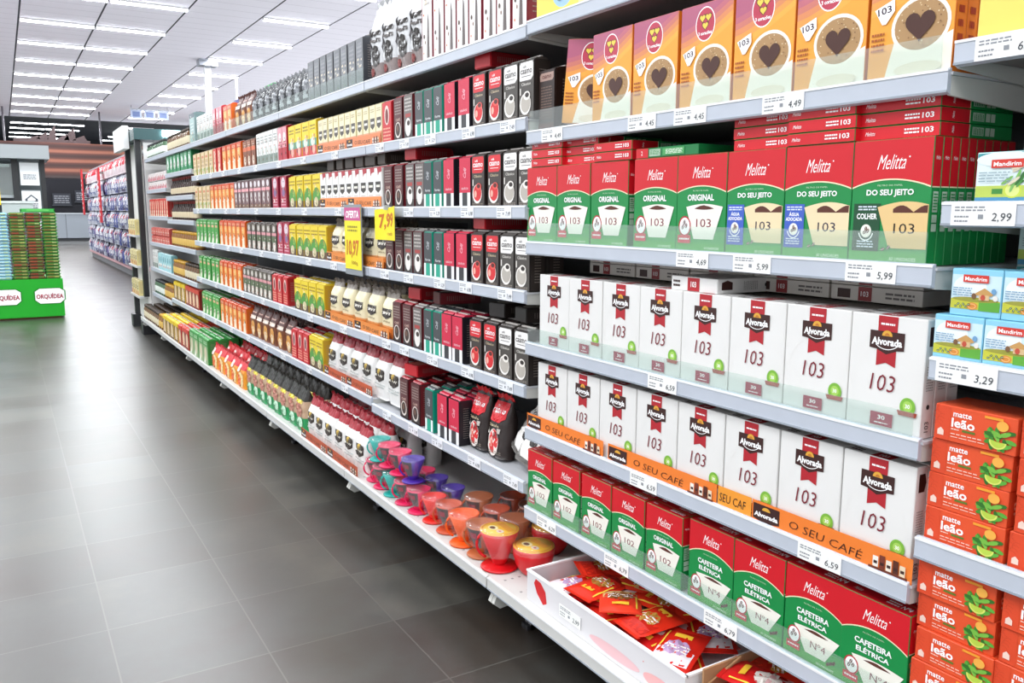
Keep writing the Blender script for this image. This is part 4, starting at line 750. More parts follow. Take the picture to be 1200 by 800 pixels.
kd('black_bag', bag('drink_bag', .11, .14, .055, [(1.01, '#34363a')], [('e', 0, .5, .3, .3, '#8e9196'), ('r', -.3, .3, .2, .3, '#b9bcc0'), ('p', [(-.4, .6), (-.1, .9), (-.2, .55)], '#d9dbde')], 8, '#9a9ca0', .005, .25), 'drink_bag', 'drink bag', 'black and silver shiny bag', .06, .14)
kd('silver_big', bag('drink_bag', .11, .24, .07, [(.25, '#8d7f7c'), (1.01, '#dfe0e2')], [('e', .05, .32, .3, .3, '#3a3634'), ('r', -.3, .36, .58, .64, '#4a4644'), ('r', -.3, .36, .5, .54, '#6d6866'), ('e', -.2, .12, .14, .12, '#7a2a24'), ('p', [(-.45, .3), (-.2, .5), (-.3, .7)], '#565254')], 9, '#c9cacc', .006, .22), 'drink_bag', 'drink bag', 'large silver crumpled bag', .07, .24)
kd('jar', jar('#3a2c20', '#6a4a2c', '#d9cfb0'), 'glass_jar', 'jar', 'small brown jar with pale label', .072, .112)
kd('jar_gold', jar('#c9982c', '#8a5a20', '#d9b45a'), 'glass_jar', 'jar', 'golden jar with gold lid', .072, .112)
kd('jar_red', jar('#b02a20', '#7a3020', '#e0c9a8'), 'glass_jar', 'jar', 'red-lidded jar', .072, .112)
kd('jar_green', jar('#2a2c2e', '#4a6a4c', '#dfe6dc'), 'glass_jar', 'jar', 'green jar with white label', .072, .112)
kd('cyan_pack', vpack('drink_pack', .1, .13, .05, '#9ccfd6', [('r', -.46, .46, .01, .99, '#b4dfe4'), ('r', -.4, .4, .2, .4, '#f2f5f4'), ('e', 0, .65, .26, .2, '#5fa8b4')], '#84b9c2', '#a9d6dc'), 'drink_pack', 'drink pack', 'pale cyan pack', .055, .13)
kd('pink_pack', vpack('drink_pack', .1, .06, .06, '#e9e2e0', [('r', -.46, .46, .05, .6, '#d8808c'), ('e', -.1, .6, .2, .14, '#f6f2f0')], '#d9cfcc', '#f0ebe8'), 'drink_pack', 'drink pack', 'white box with pink foot', .062, .06)
kd('salmon_pack', vpack('drink_pack', .1, .055, .06, '#cf5a52', [('r', -.46, .46, .05, .95, '#d96a60'), ('r', -.4, .4, .4, .6, '#f0c4ba')], '#b84a44', '#c9544c'), 'drink_pack', 'drink pack', 'salmon red flat box', .062, .055)
kd('green_pack', vpack('drink_pack', .12, .125, .055, '#17804a', [('r', -.46, .46, .01, .99, '#1f8f55'), ('e', 0, .5, .3, .3, '#e4efe6'), ('l', -.3, .3, .75, .9, 2, '#cfe6d6')], '#14703f', '#1d8a50'), 'drink_pack', 'drink pack', 'deep green pack with white oval', .058, .125)
kd('bottle', None, 'sauce_bottle', 'bottle', 'small dark bottle with pale label', .06, .13)
def bottle():
    t = empty('sauce_bottle'); m = MB(); m.lathe([(0, 0), (.022, 0), (.024, .004), (.024, .07), (.011, .095), (.01, .115)], mat('#3a241a', .15), 14); m.lathe([(.0243, .02), (.0246, .021), (.0246, .058), (.0243, .059)], mat('#d9c9a8', .5), 14); m.obj('bottle', t)
    f = MB(); f.lathe([(0, .132), (.012, .132), (.0125, .13), (.0125, .113), (.01, .112)], mat('#8c2a20', .4), 14); f.obj('cap', t); return t
K['bottle'] = (bottle,) + K['bottle'][1:]

ROWN = {'A': 'top shelf', 'B': 'second shelf down', 'C': 'third shelf down', 'D': 'fourth shelf down', 'E': 'fifth shelf down', 'F': 'sixth shelf down', 'G': 'bottom shelf'}
_cnt = {}; rnd = random.Random(21)
WID = {}
def wide(key):
    if key not in WID:
        if key not in _proto: _proto[key] = reg(K[key][0]())
        WID[key] = max(o.dimensions.y if 0 else max(v.co.y for v in o.data.vertices) - min(v.co.y for v in o.data.vertices) for o in _proto[key].children)
    return WID[key]
def run(row, key, y0, y1, n, ztop, x=1.06, deep=1, where=None, yj=.0, rz=0, layers=1, fix=None):
    mk, nm, cat, desc, dp, ht = K[key]
    for i in range(n):
        y = y0 + (y1 - y0) * (i + .5) / n; gap = abs(y1 - y0) / n - .0016
        c = _cnt.get((row, key), 0); _cnt[(row, key)] = c + 1
        for j in range(deep):
            for l in range(layers):
                lab = '%s, %s from hall end, %s' % (desc, ORD[c] if c < len(ORD) else 'item', where or ROWN[row])
                if layers > 1: lab += ', ' + ['lower', 'upper', 'third'][l]
                if j: lab += ', %s behind' % ORD[j - 1]
                put(key, mk, (x + (.011 if cat.endswith('bag') else 0) + j * (dp + .004 + (.012 if cat.endswith('bag') else 0)) + rnd.uniform(0, .003), y + rnd.uniform(-yj, yj), ztop + .0004 + l * (ht + .007)), (0, 0, rz + rnd.uniform(-.008, .008)), lab, cat, desc.split(',')[0] + 's', None if wide(key) <= gap else (1, gap / wide(key), 1))
RUNS = {
 'B': [('cream_green', 5.655, 5.077, 5), ('red_slim', 5.077, 4.877, 2), ('orange', 4.85, 4.40, 4), ('brown', 4.38, 4.131, 3), ('white_slim', 4.12, 3.753, 5), ('red_white', 3.75, 3.611, 2), ('yellow_multi', 3.599, 3.215, 4), ('cream_crest', 3.205, 2.562, 11),
       ('red_pack', 2.562, 2.486, 1), ('maroon', 2.479, 2.408, 1), ('grey_cup', 2.401, 2.325, 1), ('teal', 2.32, 2.26, 1), ('teal', 2.258, 2.2, 1), ('teal', 2.195, 2.136, 1), ('red_stripe', 2.131, 2.058, 1), ('red_stripe', 2.044, 1.973, 1), ('rlogo', 1.968, 1.888, 1), ('rlogo', 1.879, 1.811, 1), ('wlogo', 1.807, 1.736, 1), ('wlogo', 1.737, 1.668, 1)],
 'C': [('cream_green', 5.655, 5.195, 4), ('orange', 5.19, 4.60, 6), ('purple_white', 4.60, 3.9, 9), ('purple_red', 3.893, 3.63, 2), ('yellow_green', 3.612, 3.194, 4), ('white_crest', 3.194, 2.572, 9),
       ('maroon', 2.565, 2.489, 1), ('maroon', 2.482, 2.40, 1), ('grey_cup', 2.395, 2.328, 1), ('grey_cup', 2.326, 2.262, 1), ('teal', 2.262, 2.206, 1), ('teal', 2.2, 2.14, 1), ('red_stripe', 2.135, 2.065, 1), ('red_stripe', 2.04, 1.974, 1), ('rlogo', 1.97, 1.894, 1), ('rlogo', 1.883, 1.813, 1), ('wlogo', 1.806, 1.736, 1), ('wlogo', 1.733, 1.664, 1)],
 'D': [('green_slim', 5.654, 5.02, 6), ('orange', 4.991, 4.40, 6), ('grey_brown', 4.366, 3.83, 6), ('purple_red', 3.823, 3.63, 2), ('yellow_green', 3.625, 3.14, 5), ('cream_bag', 3.13, 2.561, 5),
       ('maroon', 2.556, 2.489, 1), ('maroon', 2.484, 2.418, 1), ('grey_cup', 2.411, 2.345, 1), ('grey_cup', 2.341, 2.275, 1), ('teal', 2.269, 2.211, 1), ('teal', 2.205, 2.144, 1), ('red_stripe', 2.139, 2.068, 1), ('red_stripe', 2.06, 1.99, 1), ('rlogo', 1.976, 1.9, 1), ('rlogo', 1.893, 1.823, 1), ('wlogo', 1.82, 1.75, 1), ('wlogo', 1.748, 1.678, 1)],
 'E': [('green_slim', 5.633, 5.042, 5), ('orange', 5.042, 4.51, 5), ('grey_brown', 4.497, 3.945, 7), ('red_pack', 3.94, 3.68, 3), ('yellow_green', 3.58, 3.19, 4), ('cream_bag', 3.174, 2.525, 5),
       ('maroon', 2.515, 2.445, 1), ('maroon', 2.435, 2.365, 1), ('grey_cup', 2.355, 2.28, 1), ('teal', 2.273, 2.216, 1), ('teal', 2.213, 2.158, 1), ('red_stripe', 2.155, 2.09, 1), ('red_stripe', 2.087, 2.022, 1), ('rlogo', 1.985, 1.91, 1), ('rlogo', 1.905, 1.833, 1), ('wlogo', 1.829, 1.757, 1), ('wlogo', 1.753, 1.681, 1)],
 'F': [('green_slim', 5.6, 5.09, 5), ('orange', 5.07, 4.45, 6), ('brown_bag', 4.43, 3.96, 4), ('brown_bag', 3.945, 3.68, 2), ('red_pack', 3.655, 3.41, 3), ('yellow_green', 3.40, 3.22, 2), ('white_bag', 3.205, 2.48, 6),
       ('maroon', 2.47, 2.395, 1), ('maroon', 2.383, 2.3, 1), ('teal', 2.276, 2.21, 1), ('red_stripe', 2.187, 2.12, 1), ('red_stripe', 2.115, 2.048, 1)],
 'A': [('grey_tall', 5.73, 5.55, 1), ('white_slim', 5.489, 5.029, 5), ('red_white', 5.029, 4.80, 3), ('orange', 4.772, 4.576, 2), ('brown_bag', 4.56, 4.224, 3), ('black_bag', 4.21, 3.32, 8), ('dark_tall', 3.309, 2.71, 8), ('silver_big', 2.69, 2.27, 4), ('white_maroon', 2.265, 1.70, 8)],
}
for row, rl in RUNS.items():
    for key, a_, b_, n in rl:
        z = LV[row] if not (row == 'F' and a_ > 2.6) else .405
        deep = {'A': 1, 'B': 1, 'C': 1, 'D': 2, 'E': 2, 'F': 3}[row]
        if 'bag' in key: deep = min(deep, 2)
        run(row, key, a_, b_, n, zb(z), XP + .004, deep)
for i, y in enumerate((1.632, 1.562)): put('dark_side', K['dark_side'][0], (1.075 + .055 * i, y, zb(S1) + .0006), (0, 0, 0), 'dark brown coffee pack turned sideways beside the orange cartons, %s' % ['farther one', 'nearer one'][i], 'coffee pack')
for i, (y, z, n_) in enumerate([(3.04, LV['C'], 'third'), (2.73, LV['C'], 'third')]): pass
for rw, zz, ya, yb, x_, c_ in [('second shelf', LV['B'], 3.2, 2.57, 1.0583, '#e58a5a'), ('third shelf', LV['C'], 3.19, 2.575, 1.0583, '#ef8f4c'), ('fourth shelf', LV['D'], 3.13, 2.565, 1.0583, '#e58a3a'), ('fifth shelf', LV['E'], 3.17, 2.53, 1.0583, '#e58a3a'), ('sixth shelf', .405, 3.2, 2.69, 1.0583, '#c2542c'), ('bottom shelf', .165, 3.19, 2.57, .9533, '#b9502c')]:
    wd_ = (ya - yb) / 2 - .003
    for i in range(2): put('far_strip_%s_%.3f' % (c_, wd_), strip('full', wd_, c_), (x_, ya - (ya - yb) * (i + .5) / 2, zb(zz) + .0003), (0, 0, 0), 'orange printed strip before crested bags, %s, %s half' % (rw, ['far', 'near'][i]), 'strip', 'orange printed strips')
for i in range(6): put('grey_brown', K['grey_brown'][0], (1.08, 3.12 - .1 * i, zb(LV['C']) + .141 + .0405), (0, R(90), R(rnd.uniform(-5, 5))), 'grey-brown pack lying over the white crested packs, %s from hall end' % ORD[i], 'drink pack', 'lying grey-brown packs', (.88, 1, 1))
put('purplebox', yellowbox('#3a3a8a', '#7a3a7a'), (1.2, 5.02, zb(TOPZ) + .0004), (0, 0, 0), 'purple box standing behind white packs on the top shelf', 'drink carton')
put('purplebox', None, (1.2, 4.8, zb(TOPZ) + .0004), (0, 0, 0), 'purple box standing behind pink packs on the top shelf', 'drink carton')
put('greenbox', yellowbox('#4fae4a', '#d9e8a0'), (1.2, 5.45, zb(TOPZ) + .0004), (0, 0, 0), 'green box standing behind white packs on the top shelf', 'drink carton')
put('greenbox2', yellowbox('#2fae5a', '#5fd08a'), (1.2, 4.35, zb(TOPZ) + .0004), (0, 0, 0), 'bright green box standing behind brown bags on the top shelf', 'drink carton')
# soft dark bags and slumped silver ones near the filters
zF = zb(.386)
for i, (y, tilt) in enumerate([(1.998, -6), (1.893, -9)]): put('rlogo_bag', K['rlogo_bag'][0], (1.085, y, zF + .008), (R(tilt * .35), R(-tilt * .8), R(-4)), 'dark soft coffee bag with red logo, %s from the red packs, sixth shelf' % ORD[i], 'coffee bag', None, (1, .86, 1.02))
for i, (y, x, tx, ty, rz) in enumerate([(1.805, 1.1, 20, 22, -4), (1.735, 1.078, 8, 30, 4)]): put('silver_bag', K['silver_bag'][0], (x, y, zF + .052 * math.sin(R(tx)) + .045 * math.sin(R(ty)) + .003), (R(tx), R(ty), R(rz)), 'silver coffee bag with white cup slumped at the shelf end, %s one' % ['rear', 'front'][i], 'coffee bag')
# packs lying on top of others
def flat_on(key, y, ztop, lab, x=1.075, rz=0):
    mk, nm, cat, desc, dp, ht = K[key]; put(key, mk, (x + .02, y, ztop), (0, R(90), R(90 + rz)) if False else (R(90), 0, R(90 + rz)), lab, cat)
for q, key, y, row, ww in [(0, 'red_pack', 1.93, 'B', .0), (1, 'red_pack', 1.95, 'D', 0), (2, 'red_pack', 2.42, 'E', 0), (3, 'grey_cup', 2.26, 'E', 0), (4, 'wlogo', 1.9, 'E', 0), (5, 'wlogo', 1.78, 'E', 0), (6, 'red_pack', 2.4, 'F', 0), (7, 'red_pack', 2.38, 'C', 0)]:
    mk, nm, cat, desc, dp, ht = K[key]; dp_ = {key: .045}
    put(key, mk, (1.1 if row == 'E' else 1.075, y, zb(LV[row]) + (.147 if row == 'B' else .1435) + dp_[key] * .8 + .001), (0, R(90), R([4, -5, 6, -7, 8, -6, 9, 3][q])), '%s lying across other packs, %s%s' % (desc, ROWN[row], ', nearer filters' if q == 5 else ''), cat, None, (.8, 1, 1))
# bottom shelf of the long row
zg = zb(.165); XG = .958
run('G', 'jar', 7.58, 6.8, 10, zg, XG + .036, 3)
run('G', 'jar_gold', 6.8, 6.62, 2, zg, XG + .036, 3)
run('G', 'yellow_top', 6.55, 5.93, 4, zg, XG, 5)
run('G', 'red_box', 5.92, 5.55, 3, zg, XG, 5)
run('G', 'green_box', 5.53, 4.96, 4, zg, XG, 5)
run('G', 'orange_bag', 4.93, 4.17, 5, zg, XG, 3)
run('G', 'green_bag', 4.14, 3.22, 8, zg, XG + .004, 2)
run('G', 'white_bag', 3.19, 2.56, 6, zg, XG + .006, 4)
# far two bays
def farrun(k, *a, **kw): run('far%d' % k, *a, **kw)
FAR = [(1, 'green_pack', 6.65, 5.7, 7, 1.307, 'second jar-bay shelf', 1), (2, 'bottle', 6.62, 5.7, 12, 1.145, 'third jar-bay shelf', 1), (3, 'bottle', 6.62, 5.7, 12, .98, 'fourth jar-bay shelf', 1), (4, 'jar_gold', 6.62, 5.7, 11, .793, 'fifth jar-bay shelf', 1),
       (5, 'jar_gold', 6.64, 6.2, 6, .58, 'sixth jar-bay shelf', 1), (5, 'jar', 6.18, 5.7, 6, .58, 'sixth jar-bay shelf', 1), (6, 'yellow_top', 6.64, 6.2, 3, .40, 'seventh jar-bay shelf', 1), (6, 'red_box', 6.18, 5.7, 4, .40, 'seventh jar-bay shelf', 1),
       (7, 'pink_pack', 7.58, 6.7, 8, 1.21, 'second last-bay shelf', 2), (8, 'red_slim', 7.58, 6.7, 9, 1.0, 'third last-bay shelf', 1), (9, 'salmon_pack', 7.58, 6.7, 8, .79, 'fourth last-bay shelf', 2), (10, 'cyan_pack', 7.3, 6.7, 6, .58, 'fifth last-bay shelf', 1), (10, 'white_slim', 7.58, 7.32, 3, .58, 'fifth last-bay shelf', 1), (11, 'jar_green', 7.58, 7.1, 6, .37, 'sixth last-bay shelf', 1), (11, 'jar_gold', 7.08, 6.7, 5, .37, 'sixth last-bay shelf', 1)]
for k, key, a_, b_, n, z, wh, la in FAR: farrun(k, key, a_, b_, n, zb(z), XP + (.036 if 'jar' in key or key == 'bottle' else .004), 1, wh, layers=la)
run('A', 'jar_green', 7.58, 6.75, 11, zb(TOPZ), XP + .036, 1); run('A', 'jar', 6.6, 5.78, 11, zb(TOPZ), XP + .036, 1)

# ------------------------------------------------------------------ coffee drippers wrapped in film on the bottom shelf
def dripper(col, h, r, wrap, kind='cup'):
    def mk():
        t = empty('coffee_dripper'); c = mat(col, .3); m = MB()
        if kind == 'bowl': m.lathe([(0, .012), (r * .5, .0), (r * .62, .006), (r * .86, h * .35), (r * .98, h * .7), (r, h), (r - .003, h), (r * .93, h * .68)], c, 28)
        else: m.lathe([(0, h * .1), (r * .3, h * .1), (r * .36, h * .14), (r, h), (r - .0025, h), (r * .34, h * .2), (0, h * .2)], c, 28)
        m.obj('cone', t)
        if kind != 'bowl':
            s = MB(); s.lathe([(0, 0), (r * .9, 0), (r * .97, .003), (r * .9, .006), (r * .35, .009), (r * .3, h * .105), (0, h * .105)], c, 28); s.obj('saucer', t)
            k = MB(); pts = [(-r * .3 - r * .95 * math.sin(a) * .75 - r * .15, .0, h * (.58 + .36 * math.cos(a))) for a in [R(20 + 14 * i) for i in range(11)]]; k.tube(pts, r * .075, c, 8); ko = k.obj('handle', t); ko.rotation_euler = (0, 0, R(-35))
        p = MB()
        if wrap == 'label':
            n = 8; vs = []; fs = []
            for i in range(n + 1):
                a = R(150 + 70 * i / n + 20)
                for z in (.3, .94): rr = r * (.36 + .64 * (z - .14) / .86) + .0008; vs.append((rr * math.cos(a), rr * math.sin(a), h * z))
            for i in range(n): fs.append((2 * i, 2 * i + 2, 2 * i + 3, 2 * i + 1))
            p.add(vs, fs, mat('#5d5757', .45), True)
            vs = [(v[0] * 1.01, v[1] * 1.01, v[2]) for v in vs]; vv = []
            for i in range(2, 7):
                a = R(150 + 70 * i / n + 20)
                for z in (.62, .82): rr = r * (.36 + .64 * (z - .14) / .86) + .0016; vv.append((rr * math.cos(a), rr * math.sin(a), h * z))
            p.add(vv, [(2 * i, 2 * i + 2, 2 * i + 3, 2 * i + 1) for i in range(4)], mat('#b2485a', .45), True); p.obj('paper_band', t)
        if wrap == 'yellow':
            p.lathe([(0, h + .0018), (r - .001, h + .0018), (r - .001, h + .0004)], mat('#f6c02c', .3), 28); A = Art()
            A.ell(-.012, .012, .016, .012, mat('#f9e9b0', .35)); A.ell(-.013, .013, .009, .007, mat('#6a3a1c', .4)); A.ell(.018, .008, .012, .009, mat('#e8d9c8', .4)); A.heart(.018, .008, .005, mat('#c2303a', .4)); A.lines(-.03, .03, -.026, -.008, 3, mat('#e2801c', .4), 4); A.ring(0, 0, r * .9, r * .9, .002, mat('#e0741c', .4))
            p.art(A.it, lambda u, v, e: (-v, -u, h + .0019 + e)); p.obj('printed_cover', t)
        f = MB(); f.lathe([(0, h + .006), (r * .5, h + .008), (r * 1.02, h + .004), (r * 1.03, h * .9), (r * .75, h * .35)], FILM, 20); f.obj('film', t)
        return t
    return mk
zg = zb(.165) + .0004
D = [('redcone', ('#d3141c', .098, .05, 'yellow'), (1.006, 1.722), 'tall red coffee dripper with yellow printed cover beside the white tray', 'red'), ('orcone', ('#f0601c', .085, .042, ''), (1.0, 1.9), 'orange coffee dripper, second behind the tall red one', 'o'),
     ('brown1', ('#b8663c', .085, .042, 'label'), (1.005, 1.81), 'orange-brown dripper with grey paper band behind the red one', 'o'), ('brown2', ('#c8502c', .08, .038, 'label'), (1.005, 2.0), 'rust dripper with grey paper band before the red small one', 'o'), ('redsmall', ('#e0281c', .075, .036, ''), (1.003, 2.09), 'small red dripper beside the pink ones', 'o'),
     ('pink', ('#e0245c', .072, .036, 'label'), (.997, 2.18), 'pink dripper with grey paper band, lower tier, first from the red ones', 'p'), ('pink', None, (.995, 2.27), 'pink dripper in lower tier, second from the red ones', 'p'), ('tealc', ('#12a79c', .072, .036, ''), (.995, 2.36), 'teal dripper in lower tier between pink ones', 't'), ('pink', None, (.995, 2.445), 'pink dripper in lower tier, third from the red ones', 'p'), ('pink', None, (1.003, 2.525), 'pink dripper in lower tier beside the white bags', 'p'),
     ('purple', ('#4a2a9c', .072, .036, 'label'), (1.09, 2.14), 'purple dripper with grey paper band behind the pink ones', 'u')]
D += [('brown1', None, (1.1, 1.8), 'orange-brown dripper with paper band in second row', 'o'), ('brown2', None, (1.1, 1.9), 'rust dripper with paper band in second row', 'o'), ('brown1', None, (1.1, 2.0), 'orange-brown dripper at second row middle', 'o'), ('purple', None, (1.09, 2.25), 'purple dripper in second row beside another purple one', 'u'), ('pink', None, (1.09, 2.34), 'pink dripper in second row', 'p'), ('purple', None, (1.09, 2.43), 'purple dripper in second row toward the white bags', 'u'), ('brown1', None, (1.195, 1.86), 'orange-brown dripper in third row', 'o'), ('brown2', None, (1.195, 1.97), 'rust dripper in third row', 'o')]
zu = zg + .08
U = [('purple', None, (1.0, 2.225), 'purple dripper in upper tier above the pink ones', 'u'), ('pink', None, (.998, 2.315), 'pink dripper in upper tier beside the purple one', 'p'), ('pink', None, (1.0, 2.405), 'pink dripper in upper tier beside the teal one', 'p'), ('tealc', None, (1.0, 2.485), 'teal dripper in upper tier beside the white bags', 't')]
for kk, args, (x, y), lab, _ in D: put('drip' + kk, dripper(*args) if args else None, (x, y, zg), (0, 0, R(rnd.uniform(-12, 12))), lab, 'coffee dripper')
for kk, args, (x, y), lab, _ in U: put('drip' + kk, None, (x, y, zu), (0, 0, R(rnd.uniform(-12, 12))), lab, 'coffee dripper')
put('bowl', dripper('#d3141c', .07, .052, 'yellow', 'bowl'), (1.06, 1.648, zg), (0, 0, 0), 'round red bowl with yellow printed cover beside the white tray', 'bowl')
put('bowl', None, (1.17, 1.735, zg), (0, 0, .5), 'round red bowl with yellow cover behind the tall red dripper', 'bowl')

# ------------------------------------------------------------------ white tray and box of packets
t = empty('display_tray', (1.11, 1.276, zg)); y0, y1, x0, x1, h, th = -.262, .262, -.138, .15, .068, .004; TW = mat('#e0dee0', .4)
m = MB(); m.box(x0, x1, y0, y1, 0, .003, TW); m.obj('base', t)
for (a, b, c, d) in ((x0, x0 + th, y0, y1), (x1 - th, x1, y0, y1), (x0 + th, x1 - th, y0, y0 + th), (x0 + th, x1 - th, y1 - th, y1)):
    m = MB(); m.box(a, b, c, d, .003, h, TW); m.box(a - .0015, b + .0015, c - .0015, d + .0015, h, h + .004, mat('#faf9fa', .35)); m.obj('wall', t)
m = MB(); A = Art(); A.poly([(-.225, .062), (-.205, .06), (-.185, .045), (-.18, .02), (-.195, .012), (-.22, .03), (-.232, .05)], mat('#d3141c', .4)); A.ell(.06, .02, .08, .012, mat('#ecc0c4', .5)); A.ell(.2, .02, .05, .014, mat('#f0b4b4', .5)); m.art(A.it, lambda u, v, e: (x0 - e, -u, v)); m.obj('printed_mark', t)
tag(t, 'white open tray of red packets on the bottom shelf', 'tray')
def packet(c1, c2, c3, seed):
    def mk():
        w, h, d = .095, .13, .02; rn_ = random.Random(seed)
        def fx(u, v, e=0):
            a = max(0, 1 - abs(2 * u / w) ** 2.5) * max(0, 1 - abs(2 * v / h - 1) ** 3); return d / 2 - d / 2 * a + .002 * math.sin(u * 300 + v * 150 + seed) * a - e
        t = empty('spice_packet'); m = MB(); n = 12; vs = []; fs = []
        for sgn in (1, -1):
            o = len(vs)
            for j in range(n + 1):
                for i in range(n + 1):
                    u, v = -w / 2 + w * i / n, h * j / n; x = fx(u, v); vs.append((x if sgn == 1 else d - x, -u, v))
            fs += [(o + j * (n + 1) + i, o + j * (n + 1) + i + 1, o + (j + 1) * (n + 1) + i + 1, o + (j + 1) * (n + 1) + i) for j in range(n) for i in range(n)]
        m.add(vs, fs, mat(c1, .22), True)
        A = Art(); A.rect(-w * .42, w * .42, h * .05, h * .42, mat(c2, .25), 4, 4); A.ell(0, h * .42, w * .3, h * .2, mat(c3, .25), 18, rings=3); A.lines(-w * .3, w * .3, h * .3, h * .5, 3, mat('#f4efe8', .3), 3); A.rect(-w * .2, w * .2, h * .72, h * .82, mat('#f2c13a', .3), 2, 2); A.rect(-w * .4, -w * .36, h * .4, h * .9, mat('#f6d24a', .3), 1, 4); m.art(A.it, lambda u, v, e: (fx(u, v, e), -u, v), .0008, .0003); m.obj('pouch', t)
        f = MB(); f.box(d / 2 - .0006, d / 2 + .0006, -w / 2, w / 2, h, h + .008, mat(c1, .25)); f.obj('crimped_edge', t); f = MB(); f.box(d / 2 - .0006, d / 2 + .0006, -w / 2, w / 2, -.008, 0, mat(c1, .25)); f.obj('crimped_edge', t); return t
    return mk
PK = [('#e0301c', '#c22418', '#b8863c'), ('#d8281c', '#e8e0e4', '#b89ac0'), ('#e8402a', '#d9b27a', '#8a5a2c'), ('#cf2020', '#f0c0c0', '#e9e2da')]
prn = random.Random(8)
spots = [(1.03, 1.47), (1.05, 1.38), (1.02, 1.30), (1.04, 1.20), (1.02, 1.11), (1.12, 1.46), (1.13, 1.35), (1.12, 1.25), (1.13, 1.14), (1.2, 1.42), (1.2, 1.3), (1.2, 1.18)]
def lay_packet(k, cx, cy, z, a, lab, grp):
    # lies face up, centred on (cx, cy), its length turned by a
    tl = prn.uniform(-6, 6); put('pk%d' % k, packet(*PK[k], k), (cx - .065 * math.cos(a), cy - .065 * math.sin(a), z + .029 + .13 * max(0, math.sin(R(tl)))), (R(prn.uniform(-5, 5)), R(90 + tl), a), lab, 'packet', grp, (.92, .92, .92))
for L_ in range(3):
    for i, (x, y) in enumerate(spots):
        if L_ == 2 and i % 4 == 0: continue
        lay_packet((i * 2 + L_) % 4, min(1.176, max(1.056, x + .02 + prn.uniform(-.01, .01))), min(1.454, max(1.098, y + prn.uniform(-.015, .015))), zg + .006 + .017 * L_ + prn.uniform(0, .003), prn.uniform(0, 6.28), 'red spice packet lying loose in the white tray', 'loose packets in the white tray')
put('tagtray', price('2,99', .078), (.9695, 1.365, zg + .018), (0, 0, 0), 'white price tag reading 2,99 on the front of the white tray', 'price tag', 'shelf price tags')
t = empty('cardboard_box', (1.11, .86, zg)); CB = mat('#b58a62', .75, 0, 'card'); y0, y1, x0, x1 = -.145, .14, -.115, .16
m = MB(); m.box(x0, x1, y0, y1, 0, .003, CB); m.obj('base', t)
for (a, b, c, d, hh) in ((x0, x0 + .004, y0, y1, .055), (x1 - .004, x1, y0, y1, .085), (x0 + .004, x1 - .004, y0, y0 + .004, .085), (x0 + .004, x1 - .004, y1 - .004, y1, .085)):
    m = MB(); m.box(a, b, c, d, .003, hh, CB); m.obj('wall', t)
m = MB(); m.prism([(x0 + .004, .055), (x0 + .0, .055), (x0 + .09, .088), (x0 + .094, .085)], y1 - .0095, y1 - .0055, CB); m.obj('torn_flap', t)
tag(t, 'brown cardboard box of red packets beside the white tray', 'box')
for L_ in range(3):
    for i in range(6):
        k = (0, 2, 3)[(i + L_) % 3]; lay_packet(k, 1.075 + .075 * (i % 2), .94 - .075 * (i // 2), zg + .006 + .018 * L_, prn.uniform(0, 6.28), 'red spice packet lying in the cardboard box', 'loose packets in the cardboard box')

# ------------------------------------------------------------------ yellow offer signs
t = empty('offer_sign', (1.036, 2.784, .842)); m = MB(); w, h = .155, .212; YL = mat('#f8e71c', .45)
m.box(0, .0015, -w / 2, w / 2, 0, h, YL); A = Art(); A.rect(-w / 2, w / 2, h * .79, h, mat('#c8508c', .45)); A.text('OFERTA', 0, h * .89, w * .8, h * .12, WH, .03, .15); A.lines(-w * .3, w * .3, h * .6, h * .72, 2, mat('#a3962a', .5), 3); A.text('10,97', 0, h * .33, w * .78, h * .3, mat('#d0701c', .5), .03, .1); A.text('500g', w * .1, h * .1, w * .4, h * .07, mat('#a8741c', .5)); m.art(A.it, F); m.obj('card', t)
m = MB(); m.box(.0016, .004, -w / 2 - .004, w / 2 + .004, -.02, h + .01, mat('#8d9399', .4)); m.obj('holder', t); tag(t, 'tall yellow offer sign with pink header before the cream bags', 'sign')
t = empty('offer_card', (1.034, 2.466, .952)); m = MB(); w, h = .155, .094; q = 8
vs = [(.012 * math.sin(3 * i / q) - .012, w / 2 - w * i / q, z + (.012 * (i / q) if z else .0)) for z in (0, h) for i in range(q + 1)]
m.add(vs, [(i, i + 1, q + 2 + i, q + 1 + i) for i in range(q)], YL, True); m.add([(x + .0008, y, z) for x, y, z in vs], [(i, i + 1, q + 2 + i, q + 1 + i) for i in range(q)], mat('#e6d98a', .5), True)
A = Art(); A.text('7,99', 0, h * .55, w * .7, h * .55, mat('#d0701c', .5), .03, .1, 4); A.text('cada', .02, h * .16, w * .3, h * .12, mat('#c2801c', .5)); m.art(A.it, lambda u, v, e: (.012 * math.sin(3 * (u + w / 2) / w) - .0125 - e, -u, v + .006)); m.obj('card', t)
m = MB(); m.box(-.012, .004, -.004, .004, h, h + .014, mat('#b9bec4', .4)); m.obj('clip', t); tag(t, 'small curled yellow price card hanging beside the tall offer sign', 'sign')

